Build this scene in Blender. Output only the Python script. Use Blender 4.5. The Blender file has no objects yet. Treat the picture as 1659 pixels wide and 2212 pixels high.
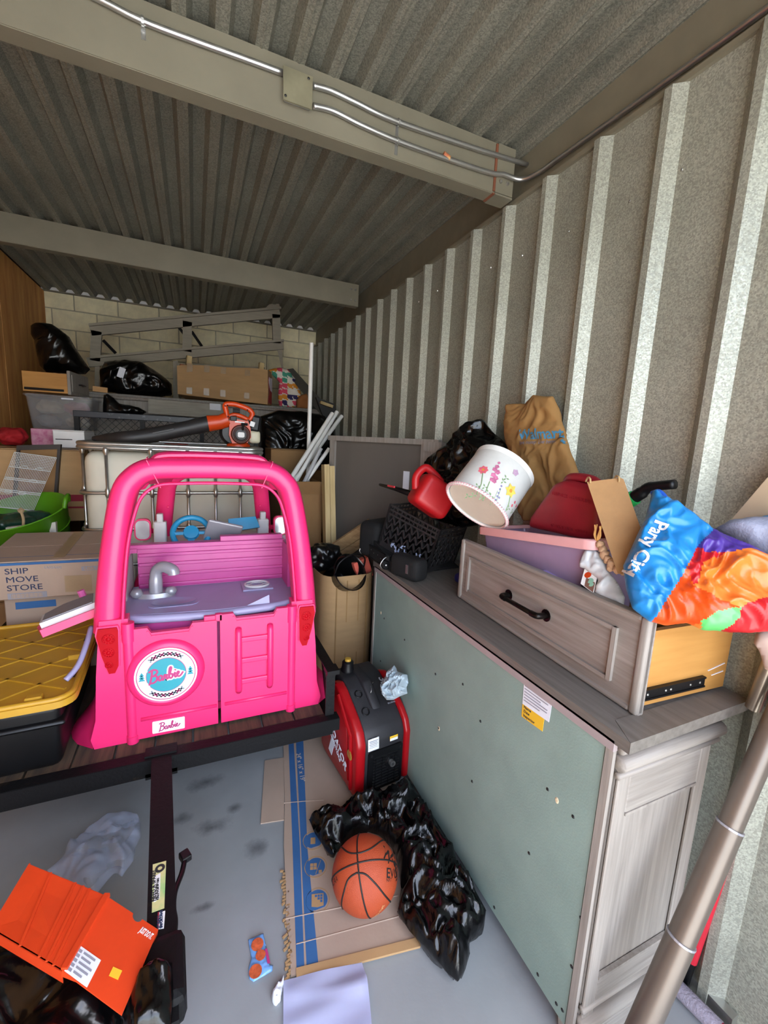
import bpy, bmesh, math, random
import numpy as np
from mathutils import Vector, Matrix, Euler, noise
sc = bpy.context.scene
COL = sc.collection
PI = math.pi
noise.seed_set(7); random.seed(7)

# ------------------------------------------------------------------ camera
IMG_W, IMG_H = 1659, 2212
FPX = 924.37
CAM = Vector((0, 0, 1.70))
def cam_axes(yaw, pitch, roll):
    cy, sy, cp, sp = math.cos(yaw), math.sin(yaw), math.cos(pitch), math.sin(pitch)
    fwd = Vector((sy*cp, cy*cp, -sp)); right = Vector((cy, -sy, 0)); down = fwd.cross(right)
    if down.z > 0: down = -down
    cr, sr = math.cos(roll), math.sin(roll)
    return cr*right + sr*down, -sr*right + cr*down, fwd
AX_R, AX_D, AX_F = cam_axes(0.41923, 0.16008, -0.04983)
cd = bpy.data.cameras.new('camera'); cam = bpy.data.objects.new('camera', cd); COL.objects.link(cam)
cd.sensor_fit = 'HORIZONTAL'; cd.sensor_width = 36.0; cd.lens = FPX/IMG_W*36.0
cd.clip_start = 0.02; cd.clip_end = 200
m = Matrix((AX_R, -AX_D, -AX_F)).transposed().to_4x4(); m.translation = CAM
cam.matrix_world = m
sc.camera = cam

# ------------------------------------------------------------------ sky, sun, exposure
world = bpy.data.worlds.new('daylight'); sc.world = world; world.use_nodes = True
wn = world.node_tree.nodes; wl = world.node_tree.links
sky = wn.new('ShaderNodeTexSky'); sky.sky_type = 'NISHITA'; sky.sun_disc = False
sky.sun_elevation = math.radians(74); sky.sun_rotation = math.radians(150); sky.air_density = 1.0; sky.dust_density = 2.0
bg = wn['Background']; bg.inputs['Strength'].default_value = 0.62
hs_ = wn.new('ShaderNodeHueSaturation'); hs_.inputs['Saturation'].default_value = .62
wl.new(sky.outputs['Color'], hs_.inputs['Color']); wl.new(hs_.outputs['Color'], bg.inputs['Color'])
sund = bpy.data.lights.new('sun_offscreen', 'SUN'); sund.energy = 4.2; sund.angle = math.radians(0.6); sund.color = (1.0, .97, .92)
sun = bpy.data.objects.new('sun_offscreen', sund); COL.objects.link(sun)
sun.rotation_euler = Euler((math.radians(16), 0, math.radians(20)), 'XYZ')     # high sun in front of the building, off to the right
sc.view_settings.view_transform = 'Standard'; sc.view_settings.look = 'None'
sc.view_settings.exposure = 1.48; sc.view_settings.gamma = 1.0; sc.view_settings.use_curve_mapping = False

# ------------------------------------------------------------------ pixel -> place (distance always from a known plane)
def ray(px, py): return (px-IMG_W/2)/FPX*AX_R + (py-IMG_H/2)/FPX*AX_D + AX_F
def atX(px, py, x): v = ray(px, py); return CAM + v*(x/v.x)
def atY(px, py, y): v = ray(px, py); return CAM + v*(y/v.y)
def atZ(px, py, z): v = ray(px, py); return CAM + v*((z-CAM.z)/v.z)
def atP(px, py, p, n): v = ray(px, py); n = Vector(n); return CAM + v*((Vector(p)-CAM).dot(n)/v.dot(n))

# ------------------------------------------------------------------ materials
def lin(h):
    h = h.lstrip('#'); o = []
    for i in (0, 2, 4):
        c = int(h[i:i+2], 16)/255; o.append(c/12.92 if c <= .04045 else ((c+.055)/1.055)**2.4)
    return o
MATS = {}
def nodes_of(mt): return mt.node_tree.nodes, mt.node_tree.links
def M(key, col, rough=.6, metal=0, var=.12, scale=6, bump=0, bscale=80, spec=.5, stretch=(1, 1, 1), alpha=1, trans=0, coat=0, detail=4, col2=None, vmin=.35, vmax=.65, speck=0):
    if key in MATS: return MATS[key]
    mt = bpy.data.materials.new(key); mt.use_nodes = True; n, l = nodes_of(mt); b = n['Principled BSDF']
    c = lin(col) if isinstance(col, str) else list(col)
    c2 = lin(col2) if col2 else None
    tc = n.new('ShaderNodeTexCoord'); mp = n.new('ShaderNodeMapping'); mp.inputs['Scale'].default_value = stretch
    l.new(tc.outputs['Object'], mp.inputs['Vector'])
    nz = n.new('ShaderNodeTexNoise'); nz.inputs['Scale'].default_value = scale; nz.inputs['Detail'].default_value = detail; nz.inputs['Roughness'].default_value = .6
    l.new(mp.outputs['Vector'], nz.inputs['Vector'])
    rp = n.new('ShaderNodeValToRGB'); e = rp.color_ramp.elements
    e[0].position = vmin; e[1].position = vmax
    if c2: e[0].color = c+[1]; e[1].color = c2+[1]
    else:
        e[0].color = [x*(1-var) for x in c]+[1]; e[1].color = [min(1, x*(1+var)) for x in c]+[1]
    l.new(nz.outputs['Fac'], rp.inputs['Fac'])
    out = rp.outputs['Color']
    l.new(out, b.inputs['Base Color'])
    b.inputs['Roughness'].default_value = rough; b.inputs['Metallic'].default_value = metal
    b.inputs['Specular IOR Level'].default_value = spec
    if alpha < 1: b.inputs['Alpha'].default_value = alpha
    if trans: b.inputs['Transmission Weight'].default_value = trans
    if coat: b.inputs['Coat Weight'].default_value = coat
    if bump:
        n2 = n.new('ShaderNodeTexNoise'); n2.inputs['Scale'].default_value = bscale; n2.inputs['Detail'].default_value = 3
        l.new(mp.outputs['Vector'], n2.inputs['Vector'])
        bp = n.new('ShaderNodeBump'); bp.inputs['Strength'].default_value = bump; bp.inputs['Distance'].default_value = .01
        l.new(n2.outputs['Fac'], bp.inputs['Height']); l.new(bp.outputs['Normal'], b.inputs['Normal'])
    MATS[key] = mt
    return mt

def mat_floor():
    mt = M('painted concrete', '#8b8f91', rough=.55, var=.10, scale=2.2, bump=.05, bscale=60)
    n, l = nodes_of(mt); b = n['Principled BSDF']; tc = n['Texture Coordinate']
    base = b.inputs['Base Color'].links[0].from_socket
    # scuffs and oil stains that belong to the slab
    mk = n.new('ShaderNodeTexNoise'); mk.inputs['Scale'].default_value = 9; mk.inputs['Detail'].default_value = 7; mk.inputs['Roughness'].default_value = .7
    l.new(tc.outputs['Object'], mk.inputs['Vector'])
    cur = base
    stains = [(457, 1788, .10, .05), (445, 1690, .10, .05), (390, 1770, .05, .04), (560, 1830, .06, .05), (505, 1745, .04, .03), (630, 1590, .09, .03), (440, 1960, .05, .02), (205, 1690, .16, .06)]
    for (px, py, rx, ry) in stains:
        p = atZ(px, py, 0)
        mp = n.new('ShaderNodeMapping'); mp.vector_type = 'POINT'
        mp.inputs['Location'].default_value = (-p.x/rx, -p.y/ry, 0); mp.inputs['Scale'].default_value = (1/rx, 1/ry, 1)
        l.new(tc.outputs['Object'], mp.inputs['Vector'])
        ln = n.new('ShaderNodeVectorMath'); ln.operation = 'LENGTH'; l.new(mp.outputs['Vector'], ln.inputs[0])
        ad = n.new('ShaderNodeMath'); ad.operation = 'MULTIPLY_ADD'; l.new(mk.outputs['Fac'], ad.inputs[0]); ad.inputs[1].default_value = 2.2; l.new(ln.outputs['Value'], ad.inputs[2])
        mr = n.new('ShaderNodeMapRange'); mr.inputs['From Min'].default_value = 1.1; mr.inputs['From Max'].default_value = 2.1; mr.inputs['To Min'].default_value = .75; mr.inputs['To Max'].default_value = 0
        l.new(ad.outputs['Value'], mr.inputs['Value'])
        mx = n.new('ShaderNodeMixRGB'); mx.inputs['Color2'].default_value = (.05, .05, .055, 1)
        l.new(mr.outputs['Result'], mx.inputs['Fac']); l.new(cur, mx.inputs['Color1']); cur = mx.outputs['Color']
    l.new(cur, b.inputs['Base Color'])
    return mt

def mat_galv(key, col, spang=1.0, rough=.42, metal=.55):
    mt = M(key, col, rough=rough, metal=metal, var=.10, scale=3, bump=0)
    n, l = nodes_of(mt); b = n['Principled BSDF']; tc = n['Texture Coordinate']
    vo = n.new('ShaderNodeTexVoronoi'); vo.inputs['Scale'].default_value = 230; l.new(tc.outputs['Object'], vo.inputs['Vector'])
    hs = n.new('ShaderNodeSeparateColor'); l.new(vo.outputs['Color'], hs.inputs['Color'])
    mr = n.new('ShaderNodeMapRange'); mr.inputs['To Min'].default_value = 1-.28*spang; mr.inputs['To Max'].default_value = 1+.28*spang
    l.new(hs.outputs['Red'], mr.inputs['Value'])
    mx = n.new('ShaderNodeMixRGB'); mx.blend_type = 'MULTIPLY'; mx.inputs['Fac'].default_value = 1
    l.new(b.inputs['Base Color'].links[0].from_socket, mx.inputs['Color1']); l.new(mr.outputs['Result'], mx.inputs['Color2'])
    l.new(mx.outputs['Color'], b.inputs['Base Color'])
    m2 = n.new('ShaderNodeMapRange'); m2.inputs['To Min'].default_value = rough-.1; m2.inputs['To Max'].default_value = rough+.15
    l.new(hs.outputs['Green'], m2.inputs['Value']); l.new(m2.outputs['Result'], b.inputs['Roughness'])
    return mt

def mat_wood(key, col, col2=None, axis=2, scale=3.0, rough=.6, stretch=14, contrast=(.3, .7), bump=.05):
    st = [stretch, stretch, stretch]; st[axis] = 1.0
    return M(key, col, rough=rough, scale=scale, col2=col2, stretch=st, vmin=contrast[0], vmax=contrast[1], bump=bump, bscale=scale*4, detail=8)

FLOOR = mat_floor()
GALV = mat_galv('galvanised wall sheet', '#9c9e92', .9, .45, .3)
DECK = mat_galv('galvanised roof deck', '#7d7c70', 1.1, .5, .2)
BEAM = M('primer grey steel', '#767160', rough=.55, var=.06, scale=5, bump=.02)
EAVE = M('dark eave steel', '#767160', rough=.6, var=.08)
RUST = M('rust primer', '#7d4a32', rough=.8)
BLOCK = M('cream concrete block', '#e9dfba', rough=.9, var=.10, scale=9, bump=.25, bscale=110)
MORTAR = M('block mortar', '#aaa48c', rough=.95, bump=.2)
PLY = mat_wood('rough plywood', '#b97338', '#e2a862', axis=2, scale=1.6, stretch=7, rough=.75)
BLACKST = M('black painted steel', '#0b0b0d', rough=.5, var=.3, scale=14, bump=.12, bscale=90, spec=.3)
BLACKRUST = M('scuffed black steel', '#0a0a0c', rough=.6, col2='#3a2e1e', vmin=.62, vmax=.80, scale=11, bump=.15, bscale=70, spec=.22)
OLDWOOD = mat_wood('weathered deck plank', '#2b2420', '#5a4936', axis=1, scale=3, rough=.85)
PINK = M('hot pink plastic', '#e82c6f', rough=.36, var=.05, scale=3, bump=.02, bscale=200)
PINKD = M('dusty pink plastic', '#c22560', rough=.42, var=.05)
MAGENTA = M('orchid pink plastic', '#b9428a', rough=.38, var=.06)
LAV = M('lavender plastic', '#918db0', rough=.38, var=.05)
SILV = M('silver plastic', '#9a9aa2', rough=.3, metal=.3, var=.04)
GREYP = M('pale grey plastic', '#c3c2c6', rough=.45, var=.05)
WHITE = M('white plastic', '#e9e9e8', rough=.45, var=.03)
TEAL = M('teal print', '#2f97a6', rough=.4, var=.03)
PLUM = M('plum print', '#b23a74', rough=.4, var=.03)
SLATE = M('slate print', '#77808c', rough=.4, var=.03)
BLUEP = M('blue steering plastic', '#1f86b4', rough=.4, var=.05)
REDLENS = M('red lens plastic', '#a80014', rough=.5, var=.05, spec=.15)
TANK = M('cloudy white polyethylene', '#cdc9b8', rough=.42, var=.08, scale=2.2)
CHROME = M('galvanised tube', '#b9b9b6', rough=.28, metal=.9, var=.08)
ORANGE = M('orange plastic', '#cc420f', rough=.36, var=.05)
DKPLAST = M('charcoal plastic', '#272627', rough=.45, var=.12, bump=.03)
BLKPLAST = M('black plastic', '#0b0b0d', rough=.42, var=.2, bump=.04, spec=.35)
FABBLK = M('black fabric', '#0a0a0b', rough=.85, var=.3, bump=.15, bscale=260)
BAGBLK = M('black bin liner', '#050506', rough=.24, var=.3, scale=9, bump=.35, bscale=22, spec=.45)
CARD = M('brown cardboard', '#a8865d', rough=.85, var=.08, scale=3, bump=.05, stretch=(1, 1, 5))
CARDD = M('kraft cardboard', '#8d6a43', rough=.85, var=.1, scale=3, bump=.05)
CARDL = M('pale cardboard', '#a49080', rough=.85, var=.07, scale=3, bump=.05)
TAPE = M('packing tape', '#8a6a3e', rough=.25, var=.1)
BLUEINK = M('blue carton ink', '#2f5d90', rough=.8, var=.08)
NAVYINK = M('navy carton ink', '#243152', rough=.8, var=.08)
REDINK = M('red carton ink', '#8d1f33', rough=.8, var=.08)
KRAFT = M('kraft paper', '#96703f', rough=.85, var=.12, scale=5, bump=.15, bscale=30)
WOODGREY = mat_wood('grey washed laminate', '#7d766f', '#9c958d', axis=2, scale=3, stretch=22, rough=.55, bump=.06)
WOODGREYH = mat_wood('grey washed laminate across', '#7b736c', '#99918a', axis=1, scale=3, stretch=22, rough=.55, bump=.06)
WOODGREYX = mat_wood('grey washed laminate lengthwise', '#7d766f', '#9a938b', axis=0, scale=3, stretch=22, rough=.55, bump=.06)
WOODTOP = mat_wood('grey brown top board', '#5c5650', '#757069', axis=1, scale=3, stretch=18, rough=.5)
GREENB = M('grey green backing board', '#82978f', rough=.75, var=.06, scale=5, bump=.06, bscale=160)
WOODLT = mat_wood('light drawer wood', '#a87639', '#c08d4c', axis=0, scale=2, stretch=10, rough=.55)
PINE = mat_wood('pine stud', '#b49a66', '#d0b988', axis=2, scale=2, stretch=12, rough=.7)
IRON = M('oil rubbed bronze', '#1d1715', rough=.3, metal=.7, var=.2)
SCREW = M('black screw', '#0f0f10', rough=.5)
PAPER = M('white paper', '#dcdfe8', rough=.8, var=.03)
YELLOW = M('yellow print', '#e3b52d', rough=.6, var=.05)
INK = M('dark ink', '#26262a', rough=.8)
GREYINK = M('faded grey ink', '#8d8f99', rough=.8)
REDP = M('red petrol can plastic', '#b0141a', rough=.42, var=.06, bump=.03, bscale=120)
REDP2 = M('dusty red petrol can plastic', '#861020', rough=.5, var=.12, bump=.04)
GREENP = M('green plastic', '#1f9a4a', rough=.4)
SHADE = M('cream lamp shade fabric', '#c9cac6', rough=.85, var=.04, scale=14, bump=.05)
BALL = M('orange pebbled leather', '#a8431f', rough=.55, var=.08, scale=4, bump=.35, bscale=420)
CONCRETE_OUT = M('sunlit concrete apron', '#cfcec6', rough=.9, var=.08)
PVC = M('white pvc pipe', '#e6e5e0', rough=.35, var=.03)
YTOTE = M('yellow tote lid', '#b58a24', rough=.45, var=.1, scale=4, bump=.04)
GREENTUB = M('lime green tub', '#4f8a12', rough=.45, var=.06)
GREENBAG = M('dark green bag', '#1f3d30', rough=.3, var=.25, bump=.3, bscale=20)
def clear_plastic(key, col, alpha):
    mt = M(key, col, rough=.22, var=.08, scale=4, alpha=alpha, bump=.08, bscale=18); return mt
CLEARBAG = clear_plastic('clear film bag', '#b9c4de', .26)
WHITEBAG = clear_plastic('white carrier film', '#d9dde0', .82)
CLEARBIN = clear_plastic('cloudy clear bin', '#a6a6a8', .30)
PINKBIN = clear_plastic('pink tinted clear bin', '#b7a3c6', .50)
PINKLID = M('blush pink plastic', '#dfa6a6', rough=.4, var=.05)

# ------------------------------------------------------------------ mesh tools
class B:
    def __init__(s): s.bm = bmesh.new()
    def _x(s, vs, loc, rot, mat):
        T = mat if mat is not None else (Matrix.Translation(Vector(loc)) @ Euler(rot, 'XYZ').to_matrix().to_4x4())
        bmesh.ops.transform(s.bm, matrix=T, verts=vs)
    def box(s, sx, sy, sz, loc=(0, 0, 0), rot=(0, 0, 0), bev=0, seg=2, taper=1.0, mat=None):
        r = bmesh.ops.create_cube(s.bm, size=1.0); vs = r['verts']
        for v in vs:
            k = taper if v.co.z < 0 else 1.0
            v.co = Vector((v.co.x*sx*k, v.co.y*sy*k, v.co.z*sz))
        if bev > 0:
            es = list({e for v in vs for e in v.link_edges})
            q = bmesh.ops.bevel(s.bm, geom=es, offset=bev, segments=seg, affect='EDGES', profile=.5)
            vs = list({v for f in q['faces'] for v in f.verts} | {v for v in vs if v.is_valid})
        s._x(vs, loc, rot, mat); return s
    def tube(s, pts, r, n=10, closed=False, caps=True, sq=False):
        pts = [Vector(p) for p in pts]; N = len(pts); rings = []
        rr = r if isinstance(r, (list, tuple)) else [r]*N
        up = None
        for i, p in enumerate(pts):
            a = pts[(i-1) % N] if (closed or i > 0) else p
            b = pts[(i+1) % N] if (closed or i < N-1) else p
            t = (b-a).normalized()
            if up is None:
                up = Vector((0, 0, 1)) if abs(t.z) < .9 else Vector((1, 0, 0))
            u = (up - t*up.dot(t)).normalized(); w = t.cross(u); up = u
            ring = []
            for k in range(n):
                a2 = 2*PI*(k+(.5 if sq else 0))/n
                ring.append(s.bm.verts.new(p + (u*math.cos(a2)+w*math.sin(a2))*rr[i]))
            rings.append(ring)
        for i in range(N if closed else N-1):
            A, C = rings[i], rings[(i+1) % N]
            for k in range(n): s.bm.faces.new((A[k], A[(k+1) % n], C[(k+1) % n], C[k]))
        if not closed and caps:
            s.bm.faces.new(list(reversed(rings[0]))); s.bm.faces.new(rings[-1])
        return s
    def bar(s, p0, p1, w, h, up=(0, 0, 1)):
        p0, p1 = Vector(p0), Vector(p1); t = (p1-p0); L = t.length; t.normalize(); up = Vector(up)
        x = t.cross(up).normalized(); z = x.cross(t)
        mt = Matrix((x, t, z)).transposed().to_4x4(); mt.translation = (p0+p1)/2
        return s.box(w, L, h, mat=mt)
    def lathe(s, prof, n=32, loc=(0, 0, 0), rot=(0, 0, 0), mat=None, sx=1, sy=1):
        rings = []; allv = []
        for (r, z) in prof:
            ring = [s.bm.verts.new((sx*r*math.cos(2*PI*k/n), sy*r*math.sin(2*PI*k/n), z)) for k in range(n)] if r > 1e-6 else [s.bm.verts.new((0, 0, z))]
            rings.append(ring); allv += ring
        for A, C in zip(rings, rings[1:]):
            for k in range(n):
                a, b2 = A[k % len(A)], A[(k+1) % len(A)]; c, d = C[(k+1) % len(C)], C[k % len(C)]
                f = [a]
                for v in (b2, c, d):
                    if v not in f: f.append(v)
                if len(f) > 2: s.bm.faces.new(f)
        s._x(allv, loc, rot, mat); return s
    def prism(s, poly, d, loc=(0, 0, 0), rot=(0, 0, 0), mat=None, hole=None):
        vs = []
        lo = [s.bm.verts.new((x, y, 0)) for x, y in poly]; hi = [s.bm.verts.new((x, y, d)) for x, y in poly]; n = len(poly)
        for k in range(n): s.bm.faces.new((lo[k], lo[(k+1) % n], hi[(k+1) % n], hi[k]))
        s.bm.faces.new(list(reversed(lo))); s.bm.faces.new(hi)
        vs = lo+hi
        s._x(vs, loc, rot, mat); return s
    def quad(s, *ps): s.bm.faces.new([s.bm.verts.new(p) for p in ps]); return s
    def hull(s, lo, hi):
        a = [s.bm.verts.new(p) for p in lo]; b = [s.bm.verts.new(p) for p in hi]; n = len(a)
        for k in range(n): s.bm.faces.new((a[k], a[(k+1) % n], b[(k+1) % n], b[k]))
        s.bm.faces.new(list(reversed(a))); s.bm.faces.new(b); return s
    def sweep(s, path, secs, closed_sec=True, caps=True):
        rings = [[s.bm.verts.new(q) for q in sec] for sec in secs]; n = len(rings[0])
        for A, C in zip(rings, rings[1:]):
            for k in range(n if closed_sec else n-1): s.bm.faces.new((A[k], A[(k+1) % n], C[(k+1) % n], C[k]))
        if caps: s.bm.faces.new(list(reversed(rings[0]))); s.bm.faces.new(rings[-1])
        return s
    def mesh(s, name):
        bmesh.ops.recalc_face_normals(s.bm, faces=s.bm.faces)
        me = bpy.data.meshes.new(name); s.bm.to_mesh(me); s.bm.free(); return me
def put(name, me, mat, parent=None, loc=None, rot=None, smooth=False):
    if isinstance(me, B): me = me.mesh(name)
    o = bpy.data.objects.new(name, me); COL.objects.link(o)
    if mat is not None:
        if not (len(me.materials) == 1 and me.materials[0] == mat):
            if not isinstance(mat, (list, tuple)): me.materials.clear()
            for mm in (mat if isinstance(mat, (list, tuple)) else [mat]): me.materials.append(mm)
    if parent: o.parent = parent
    if loc is not None: o.location = loc
    if rot is not None: o.rotation_euler = rot
    if smooth:
        if smooth is True: me.shade_smooth()
        else:
            me.shade_smooth()
            try: me.set_sharp_from_angle(angle=math.radians(smooth))
            except Exception: pass
    return o
def tag(o, label=None, cat=None, group=None, kind=None):
    if label: o['label'] = label
    if cat: o['category'] = cat
    if group: o['group'] = group
    if kind: o['kind'] = kind
    return o
def thing(name, label, cat, loc=(0, 0, 0), rot=(0, 0, 0), group=None):
    o = bpy.data.objects.new(name, None); COL.objects.link(o); o.location = loc; o.rotation_euler = rot
    o.empty_display_size = .05
    return tag(o, label, cat, group)
def struct(o, label=None): o['kind'] = 'structure'; 
def again(src, parent, loc=None, rot=None):
    o = src.copy(); COL.objects.link(o); o.parent = parent
    if loc is not None: o.location = loc
    if rot is not None: o.rotation_euler = rot
    return o
def crom(pts, n=6, closed=False):
    P = [Vector(p) for p in pts]; N = len(P); out = []
    for i in range(N if closed else N-1):
        g = (lambda k: P[k % N]) if closed else (lambda k: P[max(0, min(N-1, k))])
        a, b, c, d = g(i-1), g(i), g(i+1), g(i+2)
        for k in range(n):
            t = k/n
            out.append(.5*((2*b)+(c-a)*t+(2*a-5*b+4*c-d)*t*t+(3*b-a-3*c+d)*t*t*t))
    if not closed: out.append(P[-1])
    return out
def rrect(w, h, r, n=5):
    o = []
    for cx, cy, a0 in ((w/2-r, h/2-r, 0), (-w/2+r, h/2-r, 90), (-w/2+r, -h/2+r, 180), (w/2-r, -h/2+r, 270)):
        for k in range(n+1):
            a = math.radians(a0+90*k/n); o.append((cx+r*math.cos(a), cy+r*math.sin(a)))
    return o
def circ(r, n=28, cx=0, cy=0, ry=None): return [(cx+r*math.cos(2*PI*k/n), cy+(ry or r)*math.sin(2*PI*k/n)) for k in range(n)]

TXT = {}
def textmesh(s, size=1.0, depth=.0006, bold=0.0, wscale=1.0, align='LEFT', slant=0.0):
    cu = bpy.data.curves.new('lettering', 'FONT'); cu.body = s; cu.size = size; cu.extrude = depth; cu.offset = bold; cu.align_x = align; cu.resolution_u = 3; cu.shear = slant
    ob = bpy.data.objects.new('lettering_source', cu); COL.objects.link(ob)
    bpy.context.view_layer.update()
    me = bpy.data.meshes.new_from_object(ob.evaluated_get(bpy.context.evaluated_depsgraph_get()))
    bpy.data.objects.remove(ob); bpy.data.curves.remove(cu)
    if wscale != 1.0: me.transform(Matrix.Diagonal((wscale, 1, 1, 1)))
    return me
def basis(o, u, v):
    """matrix that carries local x,y,z to u, v, u x v at o"""
    u = Vector(u).normalized(); v = Vector(v); v = (v-u*v.dot(u)).normalized(); w = u.cross(v)
    mt = Matrix((u, v, w)).transposed().to_4x4(); mt.translation = Vector(o); return mt
def letter(parent, s, mat, o, u, v, size, bold=0, wscale=1.0, depth=.0006, align='LEFT', name='lettering', slant=0.0):
    me = textmesh(s, size, depth, bold, wscale, align, slant); me.transform(basis(o, u, v))
    return put(name, me, mat, parent)
def decal(parent, name, poly, mat, o, u, v, d=.0008):
    return put(name, B().prism(poly, d, mat=basis(o, u, v)), mat, parent)
def rect(w, h, x=0, y=0): return [(x, y), (x+w, y), (x+w, y+h), (x, y+h)]

# crumple field shared by every bag
def crump(p, sc1=9.0, seed=0.0):
    q = Vector((p.x*sc1+seed*3.1, p.y*sc1-seed*1.7, p.z*sc1+seed*.9))
    w = noise.noise_vector(q*.6)*.55
    q = q*.55+w
    a = 1-2.2*abs(noise.noise(q+Vector((seed, 5, 2))))
    b = 1-2.2*abs(noise.noise(q*2.1+w*2))
    c = 1-2*abs(noise.noise(q*4.6))
    return .55*a+.35*b+.12*c-.45
def blob(r, seed=1.0, amp=.12, sub=5, sc1=6.0, flat=None, power=2.4, neck=None):
    """crumpled sack: super-ellipsoid with creases; flat = z below which it is squashed"""
    bm = bmesh.new(); bmesh.ops.create_icosphere(bm, subdivisions=sub, radius=1.0)
    mr = max(r)
    for v in bm.verts:
        n = v.co.copy(); k = (abs(n.x)**power+abs(n.y)**power+abs(n.z)**power)**(-1/power)
        n2 = n*k
        p = Vector((n2.x*r[0], n2.y*r[1], n2.z*r[2]))
        h = crump(p, sc1, seed)*amp
        low = noise.noise(p*2.5/mr+Vector((seed*2.3, seed, 0)))*.22
        p = p*(1+low)+n*h*mr
        if neck and n.z > neck[0]:
            t = (n.z-neck[0])/(1-neck[0]); f = 1-t*neck[1]; p.x *= f; p.y *= f; p.z += t*t*neck[2]*r[2]
        if flat is not None and p.z < flat: p.z = flat+(p.z-flat)*.03
        v.co = p
    b = B(); b.bm.free(); b.bm = bm
    return b
def pillow(poly, o, u, v, hf, hb, res=.012, crum=.02, sc1=14.0, seed=1.0, regions=None, wfac=.75, base=False, tang=.3):
    """a stuffed or crumpled sheet whose outline is poly (in the u,v plane): front bulge hf, back bulge hb. Returns mesh; face material index from regions"""
    poly = np.array([(p[0], p[1]) for p in poly], float); A = poly; Bq = np.roll(poly, -1, 0)
    mn, mx = poly.min(0)-res, poly.max(0)+res
    nx, ny = int((mx[0]-mn[0])/res)+2, int((mx[1]-mn[1])/res)+2
    gx, gy = np.meshgrid(mn[0]+np.arange(nx)*res, mn[1]+np.arange(ny)*res, indexing='ij')
    P = np.stack([gx.ravel(), gy.ravel()], 1)
    ins = np.zeros(len(P), bool)
    for a, b in zip(A, Bq):
        c = ((a[1] > P[:, 1]) != (b[1] > P[:, 1])); 
        with np.errstate(divide='ignore', invalid='ignore'):
            xx = (b[0]-a[0])*(P[:, 1]-a[1])/(b[1]-a[1])+a[0]
        ins ^= (c & (P[:, 0] < xx))
    best = np.full(len(P), 1e9); bp = P.copy()
    for a, b in zip(A, Bq):
        ab = b-a; L = max(ab@ab, 1e-12); t = np.clip(((P-a)@ab)/L, 0, 1); q = a+t[:, None]*ab
        d = np.hypot(*(P-q).T); w = d < best; best[w] = d[w]; bp[w] = q[w]
    dist = np.where(ins, best, 0); P = np.where(ins[:, None], P, bp)
    wid = max(dist.max()*wfac, 1e-6)
    prof = np.sqrt(np.clip(1-(1-np.clip(dist/wid, 0, 1))**2, 0, 1))
    insg = ins.reshape(nx, ny)
    use = {}; V = []; F = []; Fm = []
    u = Vector(u).normalized(); v = Vector(v); v = (v-u*v.dot(u)).normalized(); n = u.cross(v); o = Vector(o)
    def vert(i, j, side):
        k = i*ny+j; key = (k, side if dist[k] > 0 else 0)
        if key in use: return use[key]
        p2 = P[k]; w0 = o+u*float(p2[0])+v*float(p2[1]); pr = float(prof[k])
        c = crump(Vector((p2[0], p2[1], 3.3 if side > 0 else 9.9)), sc1, seed)*crum*min(1, pr*1.6)
        h = (hf*pr+c) if side > 0 else -(hb*pr+(c if not base else 0))
        tg = Vector((noise.noise(Vector((p2[0]*9, p2[1]*9, seed))), noise.noise(Vector((p2[0]*9, p2[1]*9, seed+7))), 0))*crum*tang*min(1, pr*1.5)
        w0 = w0+n*h+u*tg.x+v*tg.y
        use[key] = len(V); V.append(w0); return use[key]
    regs = [(np.array(r), mi) for r, mi in (regions or [])]
    def inside(r, x, y):
        c = False
        for k in range(len(r)):
            a, b = r[k], r[(k+1) % len(r)]
            if (a[1] > y) != (b[1] > y) and x < (b[0]-a[0])*(y-a[1])/(b[1]-a[1])+a[0]: c = not c
        return c
    for i in range(nx-1):
        for j in range(ny-1):
            if not (insg[i, j] or insg[i+1, j] or insg[i, j+1] or insg[i+1, j+1]): continue
            cx_, cy_ = mn[0]+(i+.5)*res, mn[1]+(j+.5)*res; mi = 0
            for r, q in regs:
                if inside(r, cx_, cy_): mi = q
            for side in (1, -1):
                f = [vert(i, j, side), vert(i+1, j, side), vert(i+1, j+1, side), vert(i, j+1, side)]
                g = []
                for q in f:
                    if q not in g: g.append(q)
                if len(g) < 3: continue
                if side < 0: g.reverse()
                F.append(g); Fm.append(mi)
    me = bpy.data.meshes.new('sheet'); me.from_pydata([tuple(q) for q in V], [], F)
    for p, mi in zip(me.polygons, Fm): p.material_index = mi
    me.validate(); me.shade_smooth(); return me
def flat2(pts, o, u, v):
    u = Vector(u).normalized(); v = Vector(v); v = (v-u*v.dot(u)).normalized(); o = Vector(o)
    return [((p-o).dot(u), (p-o).dot(v)) for p in pts]
def pmat(o): return Matrix.Translation(o.location) @ o.rotation_euler.to_matrix().to_4x4()
def putw(name, me, mat, parent, smooth=False):
    """mesh given in room coordinates, parented to a top-level thing"""
    if isinstance(me, B): me = me.mesh(name)
    me.transform(pmat(parent).inverted()); return put(name, me, mat, parent, smooth=smooth)
def one(name, me, mat, label, cat, group=None, smooth=False, kind=None):
    """a thing that is a single mesh, given in room coordinates; origin goes to its base centre"""
    if isinstance(me, B): me = me.mesh(name)
    co = np.array([v.co[:] for v in me.vertices]); c = (co.min(0)+co.max(0))/2; c[2] = co[:, 2].min()
    me.transform(Matrix.Translation(-Vector(c)))
    o = put(name, me, mat, None, Vector(c), smooth=smooth); tag(o, label, cat, group, kind); return o

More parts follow.
